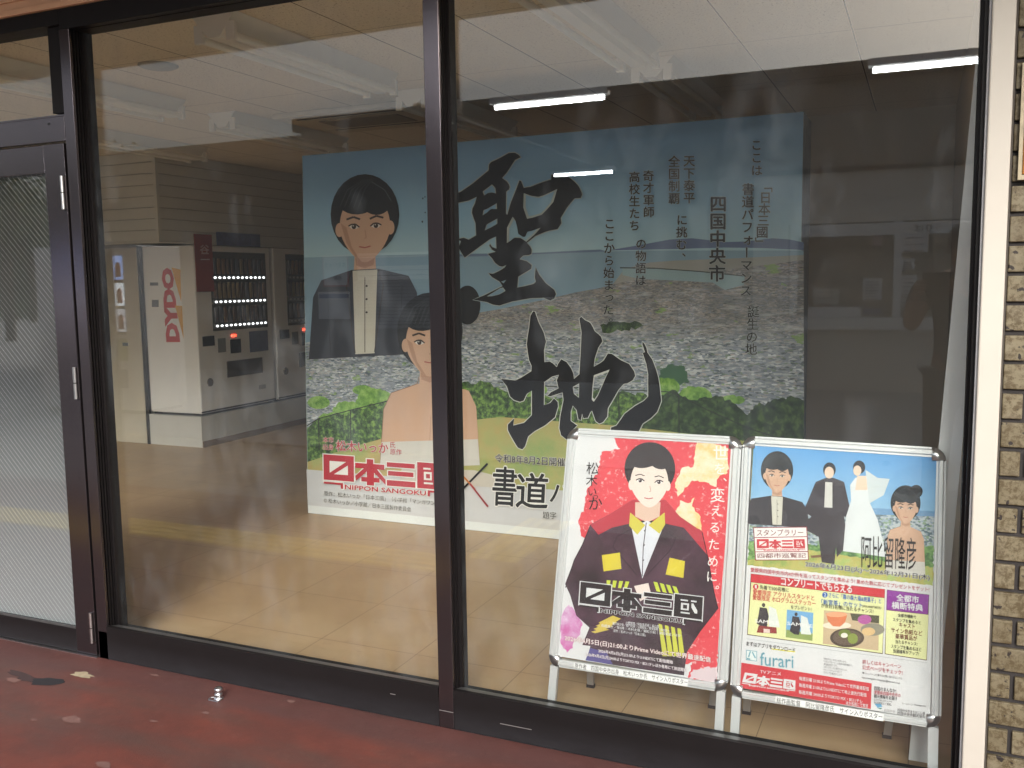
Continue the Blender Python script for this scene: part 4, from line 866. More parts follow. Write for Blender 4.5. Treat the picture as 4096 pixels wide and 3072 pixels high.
P.ell(k3(1225, 430), 250*kk_, 262*kk_, I(58, 52, 54), 40); P.ell(k3(1040, 590), 26*kk_, 50*kk_, I(240, 226, 218)); P.ell(k3(1402, 600), 26*kk_, 50*kk_, I(240, 226, 218)); P.egg(k3(1220, 565), 186*kk_, 246*kk_, I(240, 226, 218), 40); P.ell(k3(1180, 310), 170*kk_, 110*kk_, I(58, 52, 54), 30, -.25); P.ell(k3(1330, 330), 120*kk_, 105*kk_, I(58, 52, 54), 30, .3); 
for e_ in (-1, 1):
    P.eye(k3(1222+e_*92, 555+e_*8), 42*kk_, I(60, 50, 60), I(250, 246, 244), e_); P.path([k3(1222+e_*50, 505+e_*5), k3(1222+e_*92, 492+e_*8), k3(1222+e_*140, 508+e_*12)], 9*kk_, I(60, 50, 52))
P.path([k3(1225, 600), k3(1236, 650), k3(1218, 656)], 6*kk_, I(190, 150, 140)); P.path([k3(1170, 716), k3(1212, 726), k3(1256, 718)], 10*kk_, I(190, 100, 100))
P.path([k3(1190, 960), k3(1160, 1200), k3(1150, 1490)], 8*kk_, I(60, 52, 60)); P.path([k3(1045, 1020), k3(900, 1100), k3(860, 1200), k3(1100, 1480)], 7*kk_, I(50, 40, 50)); P.path([k3(1345, 1030), k3(1480, 1110), k3(1420, 1240), k3(1180, 1490)], 7*kk_, I(50, 40, 50)); P.path([k3(640, 985), k3(560, 1180), k3(480, 1330), k3(395, 1600)], 8*kk_, I(44, 36, 44)); P.path([k3(1740, 1055), k3(1800, 1320), k3(1855, 1640), k4(1895, 330)], 8*kk_, I(44, 36, 44))
for q_ in (1040, 1180, 1330): P.ell(k3(1176-(q_-1040)*.06, q_), 9*kk_, 9*kk_, I(60, 52, 60), 10)
P.poly([k3(752, 1280), k3(930, 1255), k3(945, 1415), k3(770, 1440)], I(222, 206, 70)); P.poly([k3(1420, 1305), k3(1570, 1340), k3(1555, 1505), k3(1380, 1470)], I(222, 206, 70))
for i in range(4):
    a = i*62; P.poly([k4(800+a, 52+i*4), k4(838+a, 54+i*4), k4(830+a*.9, 120+i*6), k4(800+a*.9, 116+i*6)], I(206, 220, 78)); P.poly([k4(1260+a, 66+i*14), k4(1300+a, 76+i*14), k4(1330+a, 170+i*8), k4(1290+a, 160+i*8)], I(206, 220, 78))
    P.poly([k4(860-a*.5, 400+i*42), k4(940-a*.6, 430+i*36), k4(800-a*.6, 520+i*18), k4(720-a*.4, 470+i*30)], I(218, 196, 92)); P.poly([k4(1310+a, 480+i*14), k4(1345+a, 490+i*14), k4(1400+a*.9, 800), k4(1350+a*.9, 800)], I(210, 212, 84))
P.poly([k4(1070, 110), k4(1210, 80), k4(1240, 200), k4(1130, 260)], I(240, 226, 222)); P.poly([k4(640, 720), k4(800, 760), k4(860, 880), k4(590, 840)], I(92, 88, 150))
P.build('printed_poster', t1)
P = Print(SPP, SPN, step=.00001, base=-.0004)
for ch, x, y, s in (('世', 1925, 275, 150), ('を', 1915, 430, 118), ('変', 1893, 688, 142), ('え', 1880, 842, 112), ('る', 1866, 1005, 112), ('た', 1856, 1172, 116), ('め', 1846, 1340, 112), ('に', 1836, 1488, 112)): P.char(ch, k3(x, y), s*kk_*1.06, I(250, 248, 246), .004)
P.char('、', k3(2000, 505), 110*kk_, I(250, 248, 246), .01); P.char('。', k3(1925, 1565), 110*kk_, I(250, 248, 246), .006)
for ch, x, y, s in (('松', 665, 425, 130), ('木', 655, 545, 120), ('い', 660, 655, 100), ('っ', 690, 700, 80), ('か', 690, 770, 150)): P.char(ch, k3(x, y), s*kk_, I(40, 34, 36), .002)
BK2 = I(44, 40, 42)
logo(P, [k4(548, 66), k4(1750, 208), k4(1734, 505), k4(530, 344)], BK2, W8, 3.4)
def t4(s, a, c, h, bold=.006, m=W8, halo=None): P.text(s, k4(*a), k4(*c), h*kk_, m, bold, halo, .04)
for s, a, c in (('小野賢章／阿佐馬芳経｜福山潤', (990, 484), (1315, 524)), ('瀬戸麻沙美／龍門光英｜山路和弘／賀来泰明｜中村悠一', (860, 492), (1420, 566)), ('長嶝高士／第3隊｜木村太飛／東町小紀｜津田美波／ほか', (750, 512), (1530, 612)), ('原作｜松木いっか「日本三國」', (870, 562), (1185, 606))): t4(s, a, c, 32, .012)
t4('2026年4月5日(日)21:00よりPrime Videoにて世界最速配信', (390, 652), (1826, 868), 62, .012, I(250, 246, 246), I(150, 70, 80)); t4('2026年4月6日(月)21:00よりU-NEXTにて配信開始', (722, 766), (1455, 880), 40, .012, I(250, 246, 246), I(120, 90, 120)); t4('2026年4月6日(月)24:00よりTOKYO MX・BS11テレほか各局にて放送開始', (595, 800), (1588, 958), 40, .012, I(250, 246, 246), I(120, 90, 120))
P.build('lettering', t1)
# caption strip on the bottom rail
def caption(t, quad, s, a, c, h, kx):
    P = Print(SPP, SPN, base=.0058); P.poly([kx(*q) for q in quad], I(232, 234, 236)); P.text(s, kx(*a), kx(*c), h*kk_, I(50, 52, 54), .006); P.build('caption_label', t)
caption(t1, [(486, 858), (1612, 1026), (1600, 1092), (484, 908)], '原作者　四国中央市出身　松木いっか氏　サイン入りポスター', (494, 912), (1602, 1078), 52, k4)
caption(t2, [(500, 1306), (1562, 1484), (1556, 1556), (498, 1370)], '総作画監督　阿比留隆彦氏　サイン入りポスター', (510, 1376), (1548, 1542), 58, k6)

# ---- stamp rally poster
P = Print(SPP, SPN, step=.00001, base=-.0035)
sheet(P, in2, W8)
def mk_psky():
    n = N('printed bright sky'); v = n.coord(); sx = n.new('SeparateXYZ'); n.link(v, sx.inputs[0])
    n.base(n.ramp(sx.outputs[2], [(.70, srgb(196, 222, 240)), (.80, srgb(150, 196, 232)), (.95, srgb(104, 168, 226))])); n.set(.4, 0, .3); return n.m
P.poly([in2[0], in2[1], k5(2062, 900), k5(246, 800)], mk_psky())
P.poly([k5(252, 752), k5(2063, 850), k5(2058, 960), k5(244, 900)], I(120, 164, 206))
def mk_tiny():
    n = N('printed tiny town'); v = n.coord((1, 1, 1.6)); a = n.new('TexVoronoi'); a.inputs['Scale'].default_value = 130; n.link(v, a.inputs['Vector']); sp = n.new('SeparateColor'); n.link(a.outputs['Color'], sp.inputs[0])
    n.base(n.ramp(sp.outputs[0], [(0, srgb(110, 130, 140)), (.25, srgb(190, 200, 206)), (.6, srgb(160, 176, 190)), (.85, srgb(140, 168, 140))], 'CONSTANT')); n.set(.4, 0, .3); return n.m
P.poly([k5(246, 840), k5(2058, 900), k5(2052, 1240), k5(230, 1190)], mk_tiny())
P.poly(rough([k5(236, 1140), k5(800, 1170), k5(1300, 1230), k5(2050, 1190), k5(2046, 1430), k5(222, 1360)], 4, 9), mk_leaf('printed green', srgb(70, 110, 66), srgb(112, 156, 88), srgb(150, 190, 120), 60))
P.poly(rough([k5(226, 1330), k5(820, 1230), k5(1500, 1330), k5(2048, 1400), k5(2044, 1582), k5(216, 1380)], 3, 12), mk_leaf('printed lawn strip', srgb(150, 176, 96), srgb(196, 188, 110), srgb(176, 196, 120), 14))
P.poly([k5(840, 1285), k5(960, 1275), k5(975, 1300), k5(850, 1310)], I(130, 100, 74))
P.poly([k5(216, 1380), k5(2044, 1582), k6(2016, 1552), k6(140, 1228)], W8)
bust(P, *k5(510, 470), 205*kk_, I(62, 58, 64), drop=2.55, w=2.9, sk=.07)
bust(P, *k5(1775, 790), 190*kk_, I(62, 58, 64), bare=True, bun=True, drop=3.6, w=1.9, sk=.06)
P.poly([k5(990, 520), k5(1070, 520), k5(1170, 560), k5(1250, 910), k5(1170, 900), k5(1210, 1180), k5(1100, 1300), k5(1090, 1200), k5(1075, 1370), k5(950, 1350), k5(920, 1100), k5(730, 1000), k5(850, 900), k5(770, 850), k5(890, 560)], I(66, 60, 66)); P.poly([k5(985, 560), k5(1055, 565), k5(1055, 815), k5(975, 810)], I(218, 218, 214)); P.ell(k5(1026, 440), 62*kk_, 72*kk_, I(48, 46, 50)); P.ell(k5(1024, 468), 46*kk_, 58*kk_, I(236, 210, 188))
P.poly([k5(1280, 520), k5(1390, 500), k5(1420, 620), k5(1420, 760), k5(1500, 930), k5(1590, 1300), k5(1160, 1240), k5(1190, 900), k5(1240, 740), k5(1230, 590)], I(226, 232, 236)); P.poly([k5(1300, 500), k5(1390, 500), k5(1400, 640), k5(1280, 640)], I(240, 214, 192)); P.poly([k5(1380, 440), k5(1500, 520), k5(1620, 530), k5(1560, 690), k5(1420, 770)], I(212, 222, 226)); P.ell(k5(1318, 415), 60*kk_, 66*kk_, I(50, 48, 52)); P.ell(k5(1300, 448), 40*kk_, 50*kk_, I(240, 214, 192))
RD2 = I(206, 58, 68); YG = I(232, 236, 178)
# panels
BR = I(92, 62, 44)
P.poly([k6(252, 110), k6(1573, 264), k6(1550, 902), k6(216, 712)], BR); P.poly([k6(257, 196), k6(1568, 352), k6(1546, 894), k6(222, 706)], YG); P.poly([k6(256, 113), k6(1571, 266), k6(1568, 348), k6(253, 193)], RD2)
P.poly([k6(1592, 268), k6(2008, 317), k6(1985, 965), k6(1570, 902)], BR); P.poly([k6(1586, 470), k6(2000, 516), k6(1980, 958), k6(1576, 897)], YG); P.poly([k6(1594, 272), k6(2004, 320), k6(1992, 512), k6(1587, 466)], I(142, 60, 160))
# prize pictures
P.poly([k6(608, 464), k6(868, 496), k6(858, 772), k6(596, 736)], I(120, 176, 224)); P.poly([k6(602, 660), k6(862, 700), k6(858, 772), k6(596, 736)], I(150, 170, 100))
for ox, oy, s in ((370, 420, 1.0), (690, 510, .92)):
    P.poly([k6(ox-30*s, oy+20*s), k6(ox+40*s, oy+30*s), k6(ox+60*s, oy+110*s), k6(ox+40*s, oy+220*s), k6(ox-10*s, oy+215*s), k6(ox-60*s, oy+180*s), k6(ox-40*s, oy+90*s)], I(62, 58, 64)); P.ell(k6(ox+8, oy), 17*s*kk_, 20*s*kk_, I(70, 64, 66)); P.poly([k6(ox+60*s, oy+10*s), k6(ox+130*s, oy+40*s), k6(ox+170*s, oy+220*s), k6(ox+60*s, oy+210*s)], I(228, 234, 232))
P.poly([k6(330, 620), k6(505, 640), k6(508, 700), k6(310, 690)], I(150, 62, 60)); P.poly([k6(378, 652), k6(440, 658), k6(440, 694), k6(378, 690)], I(232, 214, 206))
P.text('SAMPLE', k6(295, 590), k6(530, 615), 34*kk_, I(244, 244, 244), .01); P.text('SAMPLE', k6(612, 615), k6(860, 645), 34*kk_, I(244, 244, 244), .01)
P.poly([k6(972, 470), k6(1516, 524), k6(1508, 868), k6(960, 800)], I(206, 184, 152)); P.poly([k6(1230, 500), k6(1516, 524), k6(1514, 600), k6(1250, 570)], I(92, 92, 70))
P.ell(k6(1372, 562), 68*kk_, 46*kk_, I(182, 96, 166)); P.ell(k6(1100, 620), 140*kk_, 36*kk_, I(236, 226, 210)); P.poly([k6(992, 500), k6(1200, 522), k6(1180, 590), k6(1130, 632), k6(1060, 628), k6(1010, 575)], I(222, 132, 92)); P.ell(k6(1096, 512), 104*kk_, 26*kk_, I(236, 172, 134))
P.ell(k6(1450, 660), 118*kk_, 62*kk_, I(150, 148, 132)); P.ell(k6(1410, 680), 66*kk_, 40*kk_, I(222, 190, 140)); P.ell(k6(1200, 742), 168*kk_, 94*kk_, I(88, 74, 64)); P.ell(k6(1200, 738), 140*kk_, 74*kk_, I(112, 96, 82)); P.ell(k6(1176, 700), 60*kk_, 42*kk_, I(120, 138, 62)); P.ell(k6(1172, 718), 34*kk_, 24*kk_, I(238, 234, 226)); P.ell(k6(1256, 750), 50*kk_, 52*kk_, I(142, 158, 76))
P.poly([k6(160, 985), k6(1442, 1190), k6(1433, 1442), k6(146, 1232)], RD2)
P.poly([k6(458, 845), k6(690, 874), k6(690, 886), k6(456, 856)], I(236, 230, 80))
P.poly([k6(1468, 1390), k6(1530, 1388), k6(1548, 1420), k6(1500, 1428)], I(110, 176, 220)); P.poly([k6(1490, 1428), k6(1548, 1432), k6(1530, 1446)], I(90, 150, 140))
# stamp badge
P.poly([k5(276, 1006), k5(806, 1000), k5(824, 1330), k5(296, 1332)], I(150, 52, 62)); P.poly([k5(284, 1014), k5(798, 1008), k5(816, 1322), k5(304, 1324)], I(246, 242, 242)); P.poly([k5(288, 1104), k5(803, 1094), k5(804, 1102), k5(288, 1112)], I(150, 52, 62)); P.poly([k5(298, 1244), k5(812, 1240), k5(812, 1248), k5(298, 1252)], I(150, 52, 62))
P.build('printed_poster', t2)
P = Print(SPP, SPN, step=.00001, base=-.0004); DK = I(46, 42, 44); BRN = I(120, 54, 44); BLU = I(58, 110, 190)
P.text('スタンプラリー', k5(312, 1090), k5(770, 1086), 62*kk_, I(120, 50, 56), .006); logo(P, [k5(312, 1122), k5(782, 1118), k5(790, 1236), k5(314, 1240)], RD2); P.text('四都市巡覧記', k5(320, 1310), k5(795, 1306), 50*kk_, I(130, 60, 66), .004)
P.text('阿比留隆彦', k5(1342, 1400), k5(1880, 1428), 318*kk_, DK, .004)
def t6(s, a, c, h, m=DK, bold=.012, halo=None): P.text(s, k6(*a), k6(*c), h*kk_, m, bold, halo, .05)
t6('2026年6月23日(火)～2026年12月31日(木)', (790, 48), (2012, 182), 62, DK, .022, W8)
t6('愛媛県四国中央市内4か所を巡ってスタンプを集めよう! 集めた数に応じてプレゼントをゲット!', (252, 92), (2008, 288), 44, I(188, 70, 84), .012)
t6('コンプリートでもらえる', (552, 222), (1248, 300), 82, W8, .03)
P.ell(k6(302, 238), 27*kk_, 27*kk_, RD2); t6('1', (296, 254), (310, 255), 34, W8, .02); t6('先着で500名様に', (342, 262), (628, 294), 42); t6('愛媛限定 アクリルスタンドと', (275, 314), (878, 376), 52, I(200, 60, 66), .016); t6('愛媛限定 ホログラムステッカー', (272, 366), (890, 430), 52, I(200, 60, 66), .016); t6('をプレゼント!', (648, 456), (850, 478), 38)
P.ell(k6(982, 318), 27*kk_, 27*kk_, BLU); t6('2', (974, 334), (992, 336), 34, W8, .02); t6('さらに「霧の森大福&焼菓子」と', (1020, 344), (1535, 404), 50, BLU, .014); t6('「新宮茶」のセット', (948, 412), (1350, 446), 52, BLU, .014); t6('(約5,000円相当)', (1352, 446), (1535, 462), 30); t6('が合計3名様に当たるチャンス!', (946, 442), (1458, 502), 42)
t6('全都市', (1686, 378), (1905, 400), 68, W8, .024); t6('横断特典', (1640, 452), (1944, 480), 68, W8, .024)
for s, x0, x1, y, h, m_ in (('全都市横断で', 1700, 1880, 545, 36, DK), ('スタンプを集めると', 1650, 1925, 594, 36, DK), ('キャスト', 1712, 1866, 644, 46, BRN), ('サイン色紙など', 1632, 1940, 705, 50, BRN), ('豪華賞品が', 1676, 1890, 760, 50, BRN), ('当たるチャンス!', 1676, 1890, 808, 38, DK), ('スタンプを集めるほど', 1632, 1930, 858, 38, DK), ('当選確率がアップ!', 1654, 1905, 902, 38, DK)): t6(s, (x0, y-(x1-x0)*.06), (x1, y+(x1-x0)*.06), h, m_, .014)
t6('まずはアプリをダウンロード', (210, 818), (690, 884), 46); TEAL = I(110, 168, 186)
t6('furari', (345, 1010), (672, 1040), 128, TEAL, .006)
P.poly([k6(208, 858), k6(316, 872), k6(314, 972), k6(206, 958)], TEAL); P.poly([k6(214, 865), k6(310, 877), k6(308, 966), k6(212, 952)], I(226, 236, 238)); P.line(k6(250, 872), k6(232, 930), 5, TEAL); P.line(k6(268, 880), k6(300, 940), 5, TEAL); P.poly([k6(216, 935), k6(250, 945), k6(248, 956), k6(214, 950)], TEAL)
for i, s in enumerate(('「参加する」ボタンを押します。', '「スタンプカード」に表示が切り替わり、', '参加設定完了です。', 'スタンプカードに表示されている', 'チェックポイントへ行って', 'スタンプを集めましょう!')): t6(s, (970, 955+i*27), (970+15*len(s), 955+i*27+15*len(s)*.15), 22, I(90, 90, 92), .004)
t6('詳しくはキャンペーン', (1352, 996), (1732, 1044), 44, I(188, 70, 84), .012); t6('公式ページをチェック!', (1350, 1050), (1745, 1106), 44, I(188, 70, 84), .012); t6('▼キャンペーンに関するお問い合わせはこちら', (1350, 1098), (1740, 1152), 24, DK, .004); t6('nipponsangoku-campaign@eys-net.co.jp', (1345, 1142), (1720, 1200), 26, DK, .004)
t6('TVアニメ', (345, 1088), (550, 1114), 34, W8, .01); logo(P, [k6(196, 1080), k6(693, 1156), k6(690, 1280), k6(160, 1206)], W8)
for s, a, c in (('毎週日曜 21:00よりPrime Videoにて世界最速配信', (730, 1156), (1415, 1262)), ('毎週月曜 21:00よりU-NEXTにて地上波先行配信', (728, 1222), (1392, 1322)), ('毎週月曜 24:00よりTOKYO MX・BS11テレ', (725, 1290), (1352, 1384)), ('ほか各局にて放送', (1190, 1398), (1406, 1430))): t6(s, a, c, 38, W8, .012)
t6('四国のまんなか!', (1468, 1254), (1682, 1282), 38, DK); t6('愛媛県四国中央市の', (1467, 1292), (1726, 1326), 38, I(188, 70, 84)); t6('観光情報をお届け', (1466, 1330), (1692, 1358), 38, DK); t6('おすすめスポットや', (1466, 1360), (1642, 1382), 26, I(90, 90, 92), .004); t6('宿泊情報など掲載。', (1464, 1388), (1640, 1410), 26, I(90, 90, 92), .004); t6('四国中央', (1566, 1466), (1674, 1480), 28, I(150, 150, 152), .004)
t6('四国中央市まちおこし課', (1698, 1462), (1966, 1498), 30, DK, .01); t6('四国中央市観光協会', (1696, 1496), (1968, 1532), 34, DK, .01); t6('ホームページ', (1740, 1392), (1846, 1406), 18, DK, .004); t6('Instagram', (1864, 1410), (1972, 1424), 22, DK, .004)
P.poly([k6(215, 748), k6(1990, 984), k6(1990, 987), k6(215, 751)], I(170, 176, 186)); P.build('lettering', t2)
for t, inn in ((t1, in1), (t2, in2)):
    b = MB(); b.slab([sp_at(q, .0032) for q in inn], SPN*.0008); b.build('cover_film', M_film, t)

# ================================================================== THE OTHER SIDE OF THE PASSAGE (seen in the glass)
M_off = mat('cream render', (.80, .75, .67), .8, var=.08, vs=2); M_rail = mat('pale window rail', (.92, .92, .90), .5)
WY = -10.0
to = thing('ticket_office', 'cream ticket office across the passage with a long pale counter, seen only as a reflection', 'building', (-1, WY, 0))
b = MB(); b.box((-2.1, WY-3, -.01), (6, WY, .80), M_off); b.box((-9.3, WY-3, -.01), (-2.101, WY, .80), mat('dark brown panelling', (.10, .085, .07))); b.box((-2.1, WY-3, .801), (-1.65, WY, 2.85), M_off); b.box((-9.3, WY-3, .801), (-2.101, WY, 2.85), mat('dark brown panelling', (.10, .085, .07), .6)); b.box((.75, WY-3, .801), (6, WY, 2.85), M_off); b.box((-1.649, WY-3, 2.16), (.749, WY-.001, 2.85), M_off); b.box((-1.649, WY-3, .801), (.749, WY-.5, 2.159), mat('drawn blinds inside', (.46, .43, .37), .8)); b.build('wall', None, to)
b = MB(); b.box((-1.9, WY-.35, .802), (.9, WY+.20, .955), M_rail, .01); b.build('counter', None, to)
b = MB(); b.box((-9.302, WY-3.1, 2.8505), (-1.9, WY+.001, 3.92), mat('brown parapet panel', (.12, .10, .085), .6)); b.box((-1.899, WY-3.1, 2.8505), (6.002, WY+.001, 3.92), mat('taupe parapet panel', (.36, .32, .27), .6)); b.box((-9.4, WY-3.2, 3.9205), (6.1, WY+.12, 4.12), mat('dark brown fascia', (.06, .05, .045))); b.box((-5.65, WY+.0015, 2.80), (6.05, WY+.08, 2.8495), mat('dark brown fascia', (.06, .05, .045))); b.build('parapet', None, to)
b = MB()
for x in (-1.62, -.36, .70): b.box((x, WY-.05, .957), (x+.09, WY+.025, 2.159))
b.box((-1.62, WY-.05, 1.99), (.79, WY+.02, 2.14)); b.build('window_rail', M_rail, to)
P = Print((0, WY+.02, 0), (0, 1, 0), step=.0004, base=.001)
def wtext(P, body, xc, zc, h, m, Y=WY+.02, bold=.01):        # reads correctly from in front of the ticket office
    v, f = glyphs(body, bold); x0, x1 = min(a for a, _ in v), max(a for a, _ in v); d = P.lift()
    P.mb.add([Vector((xc-(x-(x0+x1)/2)*h, Y, zc+(y-.36)*h))+d for x, y in v], f, m)
wtext(P, 'うりば', .02, 2.06, .11, I(60, 66, 60)); P.build('lettering', to)
def notice(label, x0, x1, za, zb, m, lines=0, text=None, ink_=None, border=None, Y=WY, grp='notices on the ticket office'):
    t = thing('notice', label, 'notice', ((x0+x1)/2, Y, (za+zb)/2), grp)
    b = MB(); b.box((x0, Y+.022, za), (x1, Y+.026, zb), border or m)
    if border: b.box((x0+.025, Y+.0262, za+.025), (x1-.025, Y+.028, zb-.025), m)
    b.build('sheet', None, t); P = Print((0, Y+.0285, 0), (0, 1, 0), step=.0004, base=.0005)
    for i in range(lines):
        zz = zb-.04-(zb-za-.06)*i/max(1, lines-1) if lines > 1 else (za+zb)/2
        d = P.lift(); P.mb.add([Vector((xx, Y+.0285, z_))+d for xx, z_ in ((x0+.03, zz), (x0+.03, zz-.011), (x1-.03-random.random()*.05, zz-.011), (x1-.03, zz))], [(0, 1, 2, 3)], I(90, 90, 96))
    if text:
        for i, s in enumerate(text): wtext(P, s, (x0+x1)/2, zb-(zb-za)*(i+.75)/(len(text)+.4), (x1-x0)/max(len(q) for q in text)*.82, ink_, Y+.0285, .02)
    if P.mb.v: P.build('print', t)
    return t
PW = mat('white notice paper', (.86, .86, .86), .6, var=.02); PB = mat('blue notice paper', (.15, .22, .42), .6); PR = mat('red notice border', (.50, .06, .06), .5)
def R10(f, x, y): v = onY(*f(x, y), 10.0); return v.x, v.z
def nq(f, x0, y0, x1, y1): a = R10(f, x0, y0); c = R10(f, x1, y1); return a[0], c[0], c[1], a[1]
e6 = crop(3396, 1000, 700/2212); b4 = crop(1200, 560, 760/1801)
notice('white sheet of small print beside the ticket window rail', *nq(e6, 175, 360, 405, 640), PW, 7)
notice('upper white sheet on the right hand ticket window', *nq(c3, 1440, 1480, 1605, 1590), PW, 3, Y=WY+.0)
notice('framed white sheet in the middle of the right hand ticket window', *nq(e6, 650, 110, 825, 245), PW, 4)
notice('long white sheet under the framed one on the ticket window', *nq(e6, 640, 320, 850, 580), PW, 5)
notice('small white card on the sill of the ticket window', *nq(e6, 610, 620, 850, 715), PW, 2)
notice('small pinkish sticker under the window rail', *nq(c3, 1252, 1485, 1315, 1550), mat('pinkish sticker', (.50, .36, .34), .6), 0)
notice('wide cream notice standing left of the ticket counter', *nq(c6, 880, 245, 1035, 350), mat('cream paper', (.70, .68, .60), .6), 3)
notice('white box shaped notice on the ticket counter', *nq(c6, 840, 362, 1180, 425), PW, 0); notice('blue notice on the ticket counter', *nq(e6, 165, 745, 400, 815), PB, 0)
notice('tall narrow white column notice with blue print', *nq(c6, 655, 165, 712, 330), PW, 0)
notice('red bordered security camera notice on the ticket office wall', *nq(b4, 168, 1095, 425, 1390), PW, 0, ('防犯カメラ', '作動中'), I(50, 60, 64), PR)
notice('white timetable sheet with a blue header bar, under the security camera notice', *nq(b4, 128, 1440, 440, 1700), PW, 0); x = nq(b4, 140, 1462, 425, 1500)
notice('blue header bar of the timetable sheet', *x, PB, 0, Y=WY+.006)
notice('wide pale timetable board with a lilac and blue heading', *nq(b4, 500, 1075, 1330, 1330), PW, 6); notice('blue heading strip of the wide timetable board', *nq(b4, 510, 1120, 1320, 1180), PB, 0, Y=WY+.008)
notice('large dark lined timetable board under the pale one', *nq(b4, 480, 1335, 1330, 1800), mat('grey timetable', (.34, .35, .38), .6), 14)
notice('small white label plate by the far end of the ticket wall', *nq(crop(1680, 560, .42204), 1130, 1490, 1490, 1580), PW, 0)
notice('narrow bright box hung beside the ticket office windows', *nq(kv, 425, 1420, 558, 1560), PW, 2)
for i, (x0, x1) in enumerate(((-2.75, -1.95), (-5.9, -4.9), (-5.0, -4.35))[:0]): pass
# lit tube lights over the passage
M_lit = emit('lit fluorescent tube', (.93, .97, 1), 40)
def lamp(label, xa, xb, y, z):
    t = thing('canopy_light', label, 'ceiling light', ((xa+xb)/2, y, z), 'lit tube lights over the passage')
    b = MB(); b.hexa([(xa, y-.06, z+.0), (xb, y-.06, z+.0), (xb, y+.06, z), (xa, y+.06, z), (xa, y-.04, z+.05), (xb, y-.04, z+.05), (xb, y+.04, z+.05), (xa, y+.04, z+.05)], mat('white lamp trough', (.8, .8, .8), .4)); b.build('trough', None, t)
    b = MB(); b.tube((xa+.03, y, z-.022), (xb-.03, y, z-.022), .019, M_lit, 12); b.build('tube', None, t)
ZL = 2.86
for lb, fa, fb_ in (('lit tube light reflected above the brush characters', c2(1060, 668), c2(1780, 588)), ('lit tube light reflected at the top right beside the cream post', c3(1228, 432), c3(1990, 345)), ('lit tube light reflected over the big display board', c2(1430, 1097), c2(1835, 1075))):
    a, c = onZ(*fa, ZL), onZ(*fb_, ZL); lamp(lb, a.x, c.x, -(a.y+c.y)/2+2*GY, ZL)
b = MB(); b.box((-3.9, -4.14, 2.89), (6, -4.10, 2.912), mat('grey steel beam', (.03, .028, .026), .6))
for x in (-3.88, 1.2, 5.9): b.box((x, WY+.001, 2.9125), (x+.05, -4.10, 2.935), mat('grey steel beam', (.16, .15, .14)))
b.box((-5.2, WY+.001, 2.888), (-3.75, -8.70, 2.925), mat('grey steel beam', (.16, .15, .14)))
tag(b.build('lamp_beam', None), 'slim dark steel beams bracketed off the ticket office to carry the tube lights', 'lamp beam')
# outdoor drinks machine
oy = -5.3; t = thing('outdoor_vending_machine', 'lit drinks machine out in the passage, seen as a bright reflection by the left jamb', 'vending machine', (-8.9, oy, 0))
b = MB(); b.box((-9.75, oy-.7, .04), (-8.22, oy, 1.95), M_vm, .015); b.box((-9.7, oy-.65, 0), (-8.27, oy-.03, .0395), M_dark); b.build('cabinet', None, t)
M_dsp = [emit('lit shelf blue', (.25, .45, 1), 2.0), emit('lit shelf pale', (.8, .9, 1), 2.2), emit('lit shelf grey', (.55, .6, .7), 1.5)]
for i, (za, zb) in enumerate(((1.56, 1.83), (1.26, 1.52), (.96, 1.22))):
    b = MB(); b.box((-9.4, oy+.001, za), (-8.43, oy+.008, zb), M_dsp[i]); dsp = b.build('display_shelf', None, t)
    for k in range(9):
        xx = -9.34+k*.107; b = MB(); b.lathe((xx, oy+.012, za+.03), [(0, 0), (.033, 0), (.033, .13), (.02, .16), (0, .17)], mat('can tint %d' % (k % 4), ((.6, .1, .06), (.1, .2, .6), (.7, .5, .1), (.6, .6, .6))[k % 4],    .4), 10); b.build('sample_can', None, dsp)
    b = MB(); b.box((-9.4, oy+.001, za-.035), (-8.43, oy+.012, za-.004), M_dark); b.build('price_strip', None, t)
b = MB(); b.box((-8.62, oy+.001, .62), (-8.42, oy+.006, .88), mat('green sticker', (.30, .36, .05), .5)); b.box((-9.2, oy+.001, .30), (-8.44, oy+.006, .52), mat('grey flap', (.12, .12, .12), .4)); b.build('front_panel', None, t)

b = MB(); b.box((-14.4, WY-3, -.01), (-9.402, WY-.2, 2.85), mat('grey brown render', (.16, .145, .125), .8, var=.12, vs=2)); b.box((-14.5, WY-3.1, 2.851), (-9.403, WY-.1, 3.9), mat('brown parapet panel', (.12, .10, .085))); tag(b.build('waiting_hall', None), 'grey brown hall next to the ticket office across the passage', 'building')
